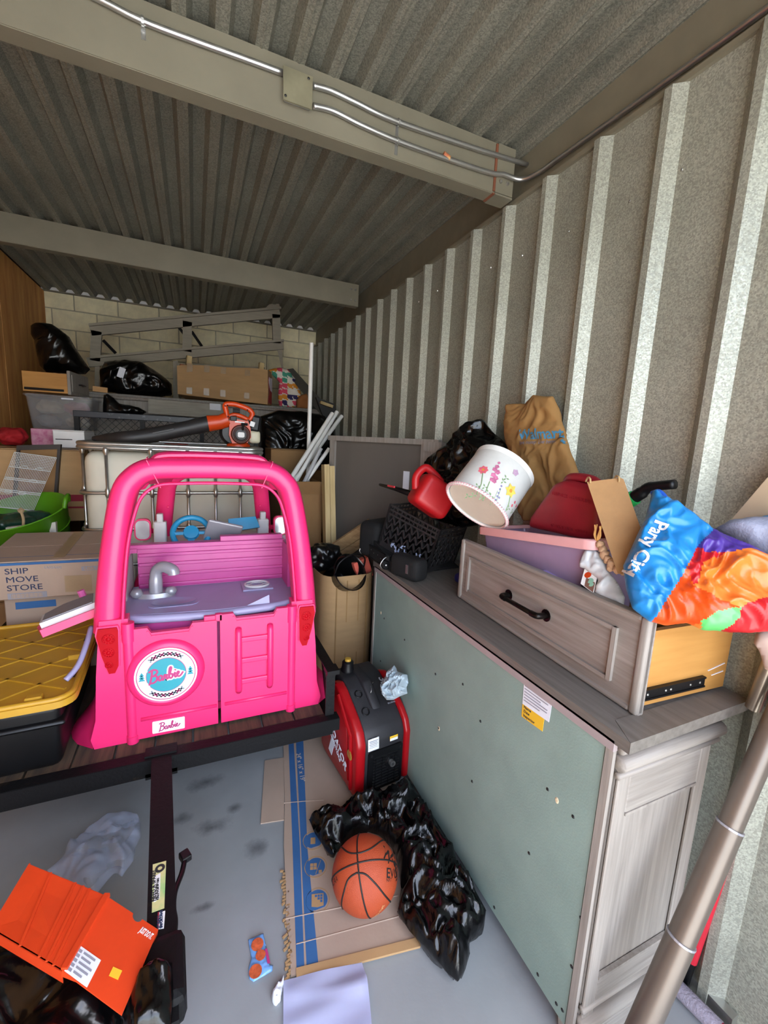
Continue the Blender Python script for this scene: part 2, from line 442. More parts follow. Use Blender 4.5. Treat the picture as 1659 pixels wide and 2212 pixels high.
# =================================================================== STRUCTURE
XW, XL, YB, YF, ZC = 1.47, -1.42, 5.87, -0.45, 3.11
fl = put('floor', B().box(3.2, 6.6, .1, (0.03, 2.75, -.05)), FLOOR); fl['kind'] = 'structure'
dw = put('driveway', B().box(400, 240, .1, (0, -120.56, -.07)), CONCRETE_OUT); dw['kind'] = 'structure'  # unseen ground outside, stretched far and kept pale to bounce daylight indoors
# right wall: ribbed steel sheets, each a part
wr = put('wall_right', B().box(.05, 6.5, 3.2, (1.60, 2.72, 1.6)), EAVE); wr['kind'] = 'structure'
PER, R0, ZR = .2727, 1.068, 2.885
def rib_sheet(k0, k1, zt):
    b = B(); prof = []
    for k in range(k0, k1):
        y = R0+PER*k
        prof += [(XW, y), (XW-.038, y+.030), (XW-.038, y+.056), (XW, y+.094)]
    prof = [(XW, R0+PER*k0-.01)] + prof + [(XW, R0+PER*k1+.012)]
    n = len(prof); A = [b.bm.verts.new((x, y, .015)) for x, y in prof]; Bq = [b.bm.verts.new((x, y, zt)) for x, y in prof]
    C = [b.bm.verts.new((x+.004, y, .015)) for x, y in prof]; D = [b.bm.verts.new((x+.004, y, zt)) for x, y in prof]
    for i in range(n-1):
        b.bm.faces.new((A[i], A[i+1], Bq[i+1], Bq[i])); b.bm.faces.new((C[i], D[i], D[i+1], C[i+1])); b.bm.faces.new((Bq[i], Bq[i+1], D[i+1], D[i]))
    return b
for k0 in range(-6, 18, 4):
    put('wall_sheet', rib_sheet(k0, min(k0+4, 18), ZR), GALV, wr, (((k0+6)//4 % 2)*-.0015, 0, 0))
sb = B().lathe([(0, .004), (.004, .0035), (.006, 0)], 8, rot=(0, -PI/2, 0)).mesh('wall_screw')
for i, (px, py) in enumerate([(1473, 367), (1360, 435), (1229, 500), (1128, 552), (1354, 849), (1060, 578), (905, 652), (945, 628)]):
    p = atX(px, py, XW); o = put('wall_screw', sb, CHROME, wr, p)
# eave beam above the sheets
e1 = put('trim_1', B().box(.05, 6.3, .30, (1.525, 2.72, 2.985)).box(.09, 6.3, .02, (1.50, 2.72, 2.895)), EAVE); e1['kind'] = 'structure'
ra = put('trim_2', B().box(.04, 6.3, .05, (1.485, 2.72, .025)).box(.10, 6.3, .006, (1.44, 2.72, .003)), GALV); ra['kind'] = 'structure'
# back wall of concrete blocks
wb = put('wall_back', B().box(3.3, .1, 3.2, (.03, YB+.056, 1.6)), MORTAR); wb['kind'] = 'structure'
bk = B().box(.396, .09, .193, (0, .045, 0), bev=.004, seg=1).mesh('block')
bk.materials.append(BLOCK)
jx = atY(158, 628, YB).x; zc0 = 2.94
for r in range(15):
    z = zc0+.1016-r*.2032
    if z < .05: break
    off = 0 if r % 2 == 0 else .2032
    for k in range(-4, 9):
        x = jx+off+k*.4064-.2032
        if x-.2 > 1.50 or x+.2 < -1.50: continue
        o = bpy.data.objects.new('block', bk); COL.objects.link(o); o.parent = wb; o.location = (x, YB, z)
# left wall of plywood sheets
wlf = put('wall_left', B().box(.05, 6.4, 3.2, (XL-.045, 2.72, 1.6)), OLDWOOD); wlf['kind'] = 'structure'
for k in range(6):
    y0 = YB-.002-1.22*(k+1)+.0
    put('plywood_sheet', B().box(.018, 1.214, 3.1, (XL-.009, y0+.61, 1.55), bev=.002, seg=1), PLY, wlf)
# ceiling of fluted steel deck, sheets as parts
ce = put('ceiling', B().box(3.3, 6.5, .05, (.03, 2.72, ZC+.085)), DECK); ce['kind'] = 'structure'
fx0 = atY(118, 616, YB).x; FP = .1372
def deck_sheet(k0, n):
    b = B(); prof = [(fx0+FP*k0-FP/2-.012, ZC)]
    for k in range(k0, k0+n):
        x = fx0+FP*k
        prof += [(x-.046, ZC), (x-.026, ZC+.044), (x+.026, ZC+.044), (x+.046, ZC)]
        if k < k0+n-1: prof += [(x+FP/2-.008, ZC), (x+FP/2, ZC-.003), (x+FP/2+.008, ZC)]
    prof.append((fx0+FP*(k0+n)-FP/2+.002, ZC))
    y0, y1 = YF, YB+.02
    lo = [b.bm.verts.new((x, y0, z)) for x, z in prof]; hi = [b.bm.verts.new((x, y1, z)) for x, z in prof]
    lo2 = [b.bm.verts.new((x, y0, z+.003)) for x, z in prof]; hi2 = [b.bm.verts.new((x, y1, z+.003)) for x, z in prof]
    for i in range(len(prof)-1):
        b.bm.faces.new((lo[i], lo[i+1], hi[i+1], hi[i])); b.bm.faces.new((lo2[i], hi2[i], hi2[i+1], lo2[i+1]))
    return b
for j, k0 in enumerate(range(-1, 22, 6)):
    s_ = put('deck_sheet', deck_sheet(k0, 6), DECK, ce); s_.location.z = (j % 2)*.0025
fc = B().prism([(-.042, 0), (.042, 0), (.026, .026), (.012, .032), (-.012, .032), (-.026, .026)], .01, rot=(PI/2, 0, 0)).mesh('flute_infill')  # pale pieces filling the deck flute ends above the block wall
for k in range(-1, 22):
    o = put('flute_infill', fc, BLOCK if k % 5 == 2 else WHITE, ce, (fx0+FP*k, YB-.012, ZC+.002))
put('deck_edge_angle', B().box(3.0, .03, .012, (.03, YB-.02, ZC-.006)), EAVE, ce)
# unseen front wall around the open roll-up door; jambs widened to shade the sides
wf = put('wall_front', B().box(.62, .12, 3.2, (-1.14, YF-.06, 1.6)).box(2.6, .12, .22, (.28, YF-.06, 3.04)).box(.34, .12, 3.2, (1.40, YF-.06, 1.6)), BEAM); wf['kind'] = 'structure'
# roof beams
def beam(name, y, z0, x1, brk):
    b = B(); h = ZC-z0
    b.box(x1-XL, .006, h, ((x1+XL)/2, y, z0+h/2)).box(x1-XL, .07, .006, ((x1+XL)/2, y+.035, z0)).box(x1-XL, .006, .02, ((x1+XL)/2, y+.07, z0+.01)).box(x1-XL, .07, .006, ((x1+XL)/2, y+.035, ZC-.004))
    o = put(name, b, BEAM); o['kind'] = 'structure'
    if brk:
        put('splice_plate', B().box(.10, .008, h*.98, (x1-.045, y-.007, z0+h/2)).box(.10, .085, .008, (x1-.045, y+.03, z0-.006)), BEAM, o)
        put('rust_weld', B().box(.012, .006, h*.95, (x1-.10, y-.006, z0+h/2)).box(.012, .075, .006, (x1-.10, y+.03, z0-.005)), RUST, o)
    bt = B().lathe([(0, .006), (.007, .005), (.009, 0)], 8, rot=(PI/2, 0, 0)).mesh('bolt')
    for dx in (.02, .06):
        for dz in (.25, .75): put('bolt', bt, CHROME, o, (x1-dx-.01, y-.012 if brk else y-.003, z0+h*dz))
    return o
bm1 = beam('trim_3', 1.885, 2.90, 1.425, True)
bm2 = beam('trim_4', 3.96, 2.925, 1.40, False)
# conduit and junction box on the first beam
YC = 1.868
jb = thing('junction_box', 'square steel junction box with blank cover on the roof beam', 'electrical box', atY(645, 190, 1.875))
q = [atY(px, py, 1.85) for px, py in ((612, 140), (676, 166), (674, 236), (612, 214))]
putw('cover', B().hull(q, [p+Vector((0, .006, 0)) for p in q]), M('stained zinc', '#8f8a72', rough=.4, metal=.5, var=.2), jb)
q2 = [atY(px, py, 1.857) for px, py in ((615, 146), (673, 170), (671, 230), (615, 210))]
putw('body', B().hull(q2, [p+Vector((0, .024, 0)) for p in q2]), CHROME, jb)
for px, py in ((667, 169), (617, 206)): putw('screw', B().lathe([(0, .003), (.005, 0)], 8, loc=atY(px, py, 1.847), rot=(PI/2, 0, 0)), SCREW, jb)
def conduit(pts, label, r=.0105):
    return one('conduit', B().tube(crom(pts, 5), r, 10), CHROME, label, 'conduit', 'conduits on the roof beam', smooth=True)
conduit([Vector((-1.41, YC, 3.083)), Vector((-.85, YC, 3.083))]+[atY(px, py, YC) for px, py in ((150, -32), (300, 42), (420, 88), (520, 124), (612, 158))], 'single steel conduit running from the left into the junction box')
conduit([atY(px, py, YC) for px, py in ((676, 185), (715, 196), (770, 222), (850, 260), (1000, 312), (1139, 356))], 'upper steel conduit leaving the junction box toward the ribbed wall')
lowp = [atY(px, py, YC) for px, py in ((676, 229), (720, 240), (780, 270), (860, 305), (960, 341), (1060, 374))]
lowp += [Vector((1.36, 1.862, 2.978)), Vector((1.445, 1.84, 2.968)), Vector((1.482, 1.76, 2.968)), Vector((1.486, 1.60, 2.966)), Vector((1.486, 1.2, 2.955)), Vector((1.486, .7, 2.945)), Vector((1.486, 0, 2.94))]
conduit(lowp, 'lower steel conduit bending along the eave above the ribbed wall')
for px, py, lb in ((308, 45, 'small steel strap pinning the single conduit'), (861, 264, 'small steel strap pinning the upper conduit'), (859, 305, 'small steel strap pinning the lower conduit')):
    p = atY(px, py, YC)
    b = B().tube([p+Vector((-.004, 0, 0)), p+Vector((.004, 0, 0))], .0135, 12).box(.014, .003, .045, p+Vector((0, .014, -.022)))
    one('conduit_strap', b, CHROME, lb, 'strap', 'conduit straps')
p = atY(964, 338, YC); one('wire_tag', B().tube([p+Vector((-.016, 0, .004)), p+Vector((.016, 0, -.006))], .0125, 12), M('red gold tag', '#b0503a', rough=.5, col2='#c8a060', scale=40), 'red and gold tag wrapped round the lower conduit', 'tag')

# =================================================================== TRAILER
TX0, TX1, TY0, TY1, TZ = -.88, .545, 1.69, 4.16, .47
tr = thing('utility_trailer', 'black steel utility trailer with plank deck under the pink toy camper', 'trailer', ((TX0+TX1)/2, (TY0+TY1)/2, 0))
fr = B()
for y in (TY0, TY1): fr.box(TX1-TX0, .05, .06, ((TX0+TX1)/2, y, TZ-.045)); 
for x in (TX0, TX1): fr.box(.05, TY1-TY0, .06, (x, (TY0+TY1)/2, TZ-.045))
for y in (2.3, 2.9, 3.5): fr.box(TX1-TX0, .05, .05, ((TX0+TX1)/2, y, TZ-.05))
putw('frame', fr, BLACKRUST, tr)
putw('front_angle', B().box(TX1-TX0+.05, .05, .006, ((TX0+TX1)/2, TY0-.012, TZ+.004)).box(TX1-TX0+.05, .006, .055, ((TX0+TX1)/2, TY0-.036, TZ-.022)), BLACKRUST, tr)
npl = 10; pw = (TX1-TX0-.05)/npl
for k in range(npl): putw('deck_plank', B().box(pw-.008, TY1-TY0-.05, .022, (TX0+.025+pw*(k+.5), (TY0+TY1)/2, TZ-.011), bev=.002, seg=1), OLDWOOD, tr)
RZ = .70
for x in (TX0, TX1-.012):
    putw('side_rail', B().box(.045, TY1-TY0, .006, (x, (TY0+TY1)/2, RZ)).box(.006, TY1-TY0, .04, (x+(.02 if x > 0 else -.02), (TY0+TY1)/2, RZ-.02)), BLACKST, tr)
    for y in (TY0+.0, 2.5, 3.3, TY1-.02): putw('rail_post', B().box(.04, .006, RZ-TZ+.06, (x, y, (RZ+TZ-.06)/2)).box(.006, .04, RZ-TZ+.06, (x+(.018 if x > 0 else -.018), y+.018, (RZ+TZ-.06)/2)), BLACKST, tr)
putw('rail_corner', B().box(.055, .06, .02, (TX1-.008, TY0, RZ-.005)).bar((TX1-.008, TY0+.01, TZ-.04), (TX1-.008, TY0+.16, RZ-.01), .03, .006, (1, 0, 0)), BLACKST, tr)
# wheels under the deck with fenders
whl = B().lathe([(.0, -.06), (.09, -.06), (.11, -.07), (.17, -.07), (.20, -.05), (.21, -.03), (.21, .03), (.20, .05), (.17, .07), (.11, .07), (.09, .06), (0, .06)], 28, rot=(0, PI/2, 0)).mesh('wheel')
for x in (TX0+.06+.02, TX1-.1):
    w_ = put('wheel', whl, BLKPLAST, tr, Vector((x, 3.15, .21))-tr.location, smooth=40)
# ramp gate standing at the back
GT = 1.83
for z, nm in ((GT-.02, 'gate_top_bar'), (TZ+.02, 'gate_bottom_bar')): putw(nm, B().box(TX1-TX0, .04, .05, ((TX0+TX1)/2, TY1+.03, z), bev=.004, seg=1), M('scraped blue black steel', '#202530', rough=.4, col2='#8b8d90', vmin=.58, vmax=.8, scale=16) if z > 1 else BLACKST, tr)
for x in (TX0+.02, -.40, .06, TX1-.02): putw('gate_upright', B().box(.035, .035, GT-TZ, (x, TY1+.03, (GT+TZ)/2)), BLACKST, tr)
mb = B(); dx, dz = .055, .028
for r in range(int((GT-TZ-.05)/dz)):
    z = TZ+.05+r*dz
    if z < 1.30: continue
    for c in range(int((TX1-TX0-.06)/dx)):
        x = TX0+.04+c*dx
        for s_ in (-1, 1):
            xa = x+(dx/2 if r % 2 else 0)
            mb.bar((xa, TY1+.03, z), (xa+s_*dx/2, TY1+.03, z+dz), .0035, .0035, (0, 1, 0))
o = putw('gate_mesh', mb, BLACKST, tr); o['kind'] = 'stuff'
# tongue
t0 = Vector((-.142, TY0+.02, .445)); t1 = atZ(344, 1962, .41); t2 = atZ(350, 2230, .40)
putw('tongue', B().bar(t0, t2+(t2-t1)*.05, .068, .07), BLACKRUST, tr)
dirt = (t2-t0).normalized()
putw('tongue_gusset', B().box(.11, .05, .10, t0+Vector((0, -.02, -.01))), BLACKRUST, tr)
putw('hitch_bolt', B().lathe([(0, .012), (.009, .012), (.009, 0)], 6, loc=t0+Vector((-.066, -.02, .02)), rot=(0, -PI/2, 0)), CHROME, tr)
side = Vector((0, 0, 1)).cross(dirt)
def ton(px, py): return atP(px, py, t0+Vector((0, 0, .0355)), Vector((0, 0, 1))-dirt*dirt.z)
a_, b_, c_, d_ = ton(330, 1868), ton(359, 1860), ton(355, 1962), ton(328, 1972)
up = Vector((0, 0, .0012))
sk = putw('sticker', B().hull([a_+up*.1, b_+up*.1, c_+up*.1, d_+up*.1], [a_+up, b_+up, c_+up, d_+up]), M('sticker yellow green', '#cfc98e', rough=.4, col2='#86c37a', scale=12, vmin=.4, vmax=.6), tr)
def on4(q, s_, t_): return (q[0]*(1-s_)+q[1]*s_)*(1-t_)+(q[3]*(1-s_)+q[2]*s_)*t_
Q = (a_, b_, c_, d_)
put('sticker_panel', B().hull([on4(Q, s_, t_)+up*1.1-tr.location for s_, t_ in ((.15, .28), (.6, .25), (.6, .78), (.15, .82))], [on4(Q, s_, t_)+up*1.6-tr.location for s_, t_ in ((.15, .28), (.6, .25), (.6, .78), (.15, .82))]), WHITE, tr)
for nm, sx_, sz in (('NEED A SPARE?', .26, .013), ('LIFT & TURN', .44, .008), ('CALL FOR A TIRE', .54, .008)):
    letter(tr, nm, INK, on4(Q, sx_, .80)+up*1.7-tr.location, dirt*-1 if dirt.y > 0 else -dirt, side if side.x < 0 else -side, sz, .0003)
pc = on4(Q, .55, .14)
put('sticker_tire', B().lathe([(.006, 0), (.013, 0), (.013, .0008), (.006, .0008)], 16, loc=pc+up*1.4-tr.location), INK, tr)
a2, b2, c2, d2 = ton(341, 1972), ton(357, 1968), ton(354, 2006), ton(340, 2008)
put('warning_label', B().hull([x+up*.1-tr.location for x in (a2, b2, c2, d2)], [x+up-tr.location for x in (a2, b2, c2, d2)]), WHITE, tr)
Q2 = (a2, b2, c2, d2)
put('warning_band', B().hull([on4(Q2, s_, t_)+up-tr.location for s_, t_ in ((0, 0), (.2, 0), (.2, 1), (0, 1))], [on4(Q2, s_, t_)+up*1.5-tr.location for s_, t_ in ((0, 0), (.2, 0), (.2, 1), (0, 1))]), REDINK, tr)
letter(tr, '2" BALL', NAVYINK, on4(Q2, .42, .95)+up*1.4-tr.location, -dirt, -side if side.x > 0 else side, .010, .0004)
letter(tr, 'IMPORTANT', NAVYINK, on4(Q2, .78, .95)+up*1.4-tr.location, -dirt, -side if side.x > 0 else side, .008, .0004)
cable = crom([atZ(400, 1850, .36), atZ(393, 1885, .36), atZ(378, 1925, .37), atZ(374, 1960, .37), atZ(378, 1990, .37), atZ(376, 2030, .37), atZ(384, 2045, .37), atZ(375, 2075, .37), atZ(350, 2100, .38)], 5)
putw('wiring_lead', B().tube(cable, .008, 8), BLKPLAST, tr, smooth=True)
p = atZ(400, 1850, .36); putw('wiring_plug', B().box(.03, .035, .022, p, (0, 0, .4), bev=.004), BLKPLAST, tr)
putw('coupler', B().box(.10, .16, .09, atZ(352, 2120, .41), (0, 0, .05), bev=.02), BLACKRUST, tr)

# =================================================================== PINK TOY CAMPER
CX, CY, CZ = .065, 1.80, TZ
car = thing('toy_camper', 'hot pink ride-on toy camper with open kitchen, standing on the trailer deck', 'toy car', (CX, CY, CZ))
def arch(path, wid, dep, y_shift=0, nsec=14, px=2.6):
    """sweep a rounded section along a path in the x,z plane (y leans with the path)"""
    P = crom(path, 6); secs = []
    for i, p in enumerate(P):
        t = (P[min(i+1, len(P)-1)]-P[max(i-1, 0)]).normalized(); n = Vector((t.z, 0, -t.x)).normalized()
        yv = Vector((0, 1, 0)); f = i/(len(P)-1)
        w = wid(f) if callable(wid) else wid; d = dep(f) if callable(dep) else dep
        sec = []
        for k in range(nsec):
            a = 2*PI*k/nsec; c, s_ = math.cos(a), math.sin(a)
            sec.append(p+n*(math.copysign(abs(c)**(2/px), c)*w/2)+yv*(math.copysign(abs(s_)**(2/px), s_)*d/2+y_shift))
        secs.append(sec)
    return B().sweep(P, secs)
def sym(pts): return pts+[(-x, y, z) for x, y, z in reversed(pts) if abs(x) > 1e-4]
rear = sym([(-.385, .075, .46), (-.372, .08, .62), (-.350, .085, .80), (-.318, .095, .98), (-.285, .10, 1.045), (-.225, .105, 1.083), (-.12, .11, 1.090), (0, .11, 1.092)])
put('rear_arch', arch(rear, lambda f: .105-.02*math.sin(PI*f), .155), PINK, car, smooth=50)
ra_ = put('arch_inner_lip', arch([(x*.865 if abs(x) > .2 else x*.9, y-.068, z-.055 if z > .9 else z) for x, y, z in rear], .012, .03), PINK, car, smooth=50)
for s_ in (-1, 1):
    c0 = Vector((s_*.215, .028, 1.035)); 
    put('arch_seam', B().bar((s_*.232, .036, 1.122), (s_*.187, .030, 1.018), .003, .004, (0, 1, 0)).bar((s_*.232, .033, 1.128), (s_*.238, .17, 1.128), .003, .003), PINK, car)
put('roof_ridge', arch(sym([(-.22, .14, 1.108), (-.19, .14, 1.135), (-.1, .14, 1.142), (0, .14, 1.143)]), .03, .12), PINK, car, smooth=50)
put('roof_fin', B().prism([(-.24, 1.11), (-.14, 1.155), (-.155, 1.135), (-.12, 1.13), (-.2, 1.105)], .01, rot=(PI/2, 0, 0), loc=(0, .2, 0)), PINK, car)
front = [(x*.80+.035, y, z) for x, y, z in sym([(-.36, .83, .40), (-.345, .80, .60), (-.31, .72, .86), (-.28, .68, .98), (-.20, .65, 1.035), (-.10, .65, 1.045), (0, .65, 1.045)])]
put('front_arch', arch(front, .085, .07), PINK, car, smooth=50)
for s_ in (-1, 1):
    put('roof_rail', B().tube(crom([(s_*.27, .14, 1.03), (s_*.27, .4, 1.025), (s_*.23+.03, .66, 1.0)], 5), .035, 10), PINK, car, smooth=True)
    put('pillar_stud', B().lathe([(0, .006), (.006, .004), (.008, 0)], 8, loc=(s_*.235+.035, .69, .84), rot=(PI/2, 0, 0)), PINK, car)
# quarter panels and flared sides
for s_ in (-1, 1):
    b = B(); ny, nz = 26, 16; G = []
    for i in range(ny+1):
        y = -.0+1.05*i/ny; row = []
        for k in range(nz+1):
            z = .49*k/nz
            fl_ = .075*math.exp(-(z/.10)**1.5)*(math.exp(-((y-.15)/.15)**2)+math.exp(-((y-.92)/.16)**2))+.018*math.exp(-(z/.06)**2)
            rnd = .05*max(0, 1-y/.07)**2
            x = .455-.035*(z/.49)+fl_-rnd
            row.append(b.bm.verts.new((s_*x, y, z+.012*math.sin(min(1, y/.25)*PI)*(1-z/.49))))
        G.append(row)
    for i in range(ny):
        for k in range(nz): b.bm.faces.new((G[i][k], G[i+1][k], G[i+1][k+1], G[i][k+1]))
    r = bmesh.ops.solidify(b.bm, geom=list(b.bm.faces), thickness=.012)
    put('side_panel', b, PINK, car, smooth=60)
    # rear corner post holding the lamp
    prof = [(s_*.312, 0), (s_*.312, .52), (s_*.405, .52), (s_*.425, .30), (s_*.435, .12), (s_*.455, .04), (s_*.445, 0)]
    put('corner_panel', B().prism(prof, .06, rot=(PI/2, 0, 0), loc=(0, .055, 0)), PINK, car, smooth=40)
    # lamp cluster
    lp = [(-.030, .09), (.030, .09), (.034, .075), (.030, -.065), (.018, -.092), (-.002, -.092), (-.022, -.02), (-.036, .06)]
    if s_ > 0: lp = [(-x, y) for x, y in lp]
    cx_ = s_*.378
    bz = put('tail_lamp', B().prism([(x*1.13, y*1.07) for x, y in lp], .014, mat=basis((cx_, .0, .405), (1, 0, 0), (0, 0, 1))), PINK, car)
    put('lens', B().prism(lp, .02, mat=basis((cx_, .0, .405), (1, 0, 0), (0, 0, 1))), REDLENS, bz)
    for zz, rr in ((.452, .022), (.398, .020), (.348, .014)):
        xx = cx_ - s_*(.002 if zz > .4 else -.0)
        put('lens_ring', B().lathe([(rr-.004, 0), (rr-.002, .004), (rr, 0)], 20, loc=(xx, -.02, zz), rot=(PI/2, 0, 0)).lathe([(0, .005), (rr*.3, .003), (rr*.4, 0)], 10, loc=(xx, -.02, zz), rot=(PI/2, 0, 0)), REDLENS, bz, smooth=True)
        dots = B()
        for k in range(10): dots.lathe([(0, .004), (.0022, 0)], 6, loc=(xx+rr*.68*math.cos(k*PI/5), -.02, zz+rr*.68*math.sin(k*PI/5)), rot=(PI/2, 0, 0))
        put('lens_dots', dots, REDLENS, bz)
    put('hinge_post', B().tube([(s_*.313, -.006, .0), (s_*.313, -.006, .50)], .019, 12).tube([(s_*.313, -.006, .001), (s_*.313, -.006, .032)], .022, 12).tube([(s_*.313, -.006, .43), (s_*.313, -.006, .505)], .0225, 12), PINK, car, smooth=50)
# floor pan, bumper sill
put('floor_pan', B().box(.84, 1.0, .03, (0, .54, .06)), PINK, car)
# rear doors
def door(x0, x1, z0, z1, notch, name, sag):
    n0, n1 = notch
    poly = [(x0, z0), (x1, z0), (x1, z1), (n1+.012, z1), (n1, z1-.022), (n0, z1-.022), (n0-.012, z1), (x0, z1)]
    d = put(name, B().prism(poly, .022, mat=basis((0, .006, 0), (1, 0, 0), (0, 0, 1))), PINK, car, rot=(0, 0, 0))
    put('bottom_ridge', B().tube([(x0+.015, -.016, z0+.085+sag), (x1-.004, -.016, z0+.085)], .0075, 8), PINK, d, smooth=True)
    put('top_lip', B().bar((n0, -.017, z1-.034), (n1, -.017, z1-.034), .006, .006).bar((n0-.012, -.017, z1-.012), (n0, -.017, z1-.034), .006, .006).bar((n1, -.017, z1-.034), (n1+.012, -.017, z1-.012), .006, .006), PINK, d)
    return d
dl = door(-.297, .004, .012, .478, (-.235, -.10), 'rear_door', 0)
dr = door(.016, .297, .012, .500, (.08, .235), 'rear_door', .0)
put('latch_tab', B().box(.028, .024, .03, (.012, -.004, .487), bev=.003), PINK, dr)
put('latch_tab', B().box(.05, .02, .02, (-.02, .0, .486), bev=.003), PINK, dl)
cy_ = -.017; oc = Vector((-.185, cy_, .283))
put('spare_cover', B().lathe([(.140, 0), (.138, .010), (.128, .019), (.118, .022), (.112, .017), (0, .017)], 48, loc=oc, rot=(PI/2, 0, 0)), PINK, dl, smooth=40)
yy = cy_-.0175
def ring(r0, r1, y, mt, nm): return put(nm, B().lathe([(r0, 0), (r1, 0), (r1, .0007), (r0, .0007)] if r0 > 0 else [(0, 0), (r1, 0), (r1, .0007), (0, .0007)], 56, loc=(oc.x, y, oc.z), rot=(PI/2, 0, 0)), mt, dl)
ring(0, .112, yy, WHITE, 'badge'); ring(.1025, .1055, yy-.0007, PLUM, 'badge_line'); ring(0, .072, yy-.0007, PLUM, 'badge_rim'); ring(0, .070, yy-.0012, TEAL, 'badge_disc')
xs = B(); xs2 = B()
for half in (0, 1):
    for k in range(9):
        a = math.radians((54 if half == 0 else 234)+k*9)
        c = Vector((oc.x+.087*math.cos(a), yy-.0008, oc.z+.087*math.sin(a)))
        for d_ in (-.9, .9):
            t = Vector((math.cos(a+d_), 0, math.sin(a+d_)))*.0115
            (xs if k % 2 else xs2).bar(c-t, c+t, .0055, .0008, (0, 1, 0))
put('badge_crosses', xs, PLUM, dl)['kind'] = 'stuff'; put('badge_crosses', xs2, SLATE, dl)['kind'] = 'stuff'
for s_ in (-1, 1):
    tb = B()
    for q in range(3): tb.prism([(-.009-.0015*(2-q), -.013+q*.010), (.009+.0015*(2-q), -.013+q*.010), (0, .003+q*.010)], .0008, mat=basis((oc.x+s_*.086, yy-.0007, oc.z), (1, 0, 0), (0, 0, 1)))
    put('badge_tree', tb, TEAL, dl)
def script_word(parent, o, u, v, h, mat, fat, name='lettering', lift=0, outline=None):
    """flowing hand-lettered word drawn as ribbons; letter strokes in units of h"""
    S = [[(.12, .95), (.22, 1.02), (.42, 1.08), (.62, 1.0), (.66, .82), (.5, .66), (.33, .58)], [(.33, .98), (.27, .7), (.18, .35), (.06, .02), (.0, -.02)], [(.33, .58), (.55, .55), (.6, .38), (.52, .18), (.34, .05), (.18, .05), (.1, .12)],
         [(.92, .46), (.82, .5), (.7, .38), (.68, .2), (.76, .12), (.88, .22), (.95, .44), (.9, .2), (.97, .12), (1.08, .25)],
         [(1.08, .25), (1.12, .5), (1.15, .42), (1.27, .46), (1.22, .25), (1.27, .14), (1.36, .22)],
         [(1.36, .22), (1.5, .55), (1.62, .92), (1.58, 1.02), (1.5, .9), (1.42, .5), (1.42, .2), (1.52, .13), (1.63, .24), (1.64, .42), (1.56, .46)],
         [(1.6, .36), (1.74, .38), (1.83, .5), (1.79, .26), (1.83, .14), (1.93, .22)], [(1.865, .70), (1.885, .73)],
         [(1.93, .22), (2.05, .36), (2.1, .48), (2.03, .53), (1.96, .38), (1.97, .2), (2.08, .13), (2.22, .22), (2.38, .42)]]
    mtx = basis(Vector(o)+Vector((0, 0, 0)), u, v)
    def draw(w, mt_, nm, z):
        b = B(); cnt = [0]
        for st_ in S:
            pts = crom([(x*h, y*h, 0) for x, y in st_], 5)
            for i in range(len(pts)-1):
                d = (pts[i+1]-pts[i])
                if d.length < 1e-6: continue
                nrm = Vector((-d.y, d.x, 0)).normalized()*w/2
                e = d.normalized()*w*.25
                cnt[0] += 1; b.bm.faces.new([b.bm.verts.new(mtx @ (q+Vector((0, 0, z+cnt[0]*2e-6)))) for q in (pts[i]-e-nrm, pts[i+1]+e-nrm, pts[i+1]+e+nrm, pts[i]-e+nrm)])
        return put(nm, b, mt_, parent)
    if outline: draw(fat*2.3, outline, name+'_outline', lift)
    draw(fat, mat, name, lift+.0006)
script_word(dl, (oc.x-.062, yy-.0016, oc.z-.030), (.995, 0, .09), (-.09, 0, .995), .052, PLUM, .0075, outline=WHITE)
pl_ = put('number_plate', B().prism(rrect(.118, .052, .004), .003, mat=basis((-.184, -.018, .052), (1, 0, -.02), (.02, 0, 1))), WHITE, dl)
put('plate_surround', B().prism(rrect(.138, .066, .006), .0015, mat=basis((-.184, -.0165, .052), (1, 0, -.02), (.02, 0, 1))), PINK, dl)
script_word(pl_, (-.220, -.0216, .034), (.999, 0, .05), (-.05, 0, .999), .033, PLUM, .0042, 'plate_lettering')
for s_ in (.088, .218):
    put('ladder_rail', B().tube([(s_+.0, -.014, .145), (s_, -.026, .16), (s_, -.026, .415), (s_, -.014, .43)], .013, 10), PINK, dr, smooth=True)
for z in (.19, .285, .38): put('ladder_rung', B().box(.115, .012, .022, (.153, -.020, z), bev=.004), PINK, dr)
# kitchen counter
ct = B(); poly = [(-.36, .10), (-.33, .075), (-.2, .055), (0, .035), (.2, .04), (.32, .06), (.355, .10), (.355, .42), (-.34, .42)]
ct.prism(poly, .03, loc=(0, 0, .475))
put('counter', ct, LAV, car)
put('counter_nosing', B().tube(crom([(-.36, .12, .49), (-.30, .065, .488), (-.15, .045, .486), (0, .035, .485), (.2, .04, .488), (.33, .07, .49), (.355, .12, .49)], 6), .018, 10), LAV, car, smooth=True)
put('counter_apron', B().prism([(-.33, .08), (0, .05), (.33, .08), (.33, .10), (0, .07), (-.33, .10)], .42, loc=(0, 0, .04)), MAGENTA, car)
put('sink_basin', B().prism(rrect(.20, .11, .04), .006, loc=(-.16, .17, .502)), LAV, car)
put('sink_bowl', B().lathe([(.0, 0), (.06, .0), (.078, .004), (.082, .0035)], 28, loc=(-.16, .17, .508), sx=1.1, sy=.6), LAV, car, smooth=True)
fc_ = B().tube(crom([(-.235, .27, .505), (-.235, .27, .58), (-.228, .265, .625), (-.20, .245, .645), (-.165, .225, .632), (-.160, .222, .615)], 5), [.028]*6+[.025]*20, 10)
put('faucet', fc_.lathe([(0, .02), (.05, .02), (.06, .0), (.0, 0)], 20, loc=(-.235, .265, .505), sx=1.3, sy=.6), SILV, car, smooth=50)
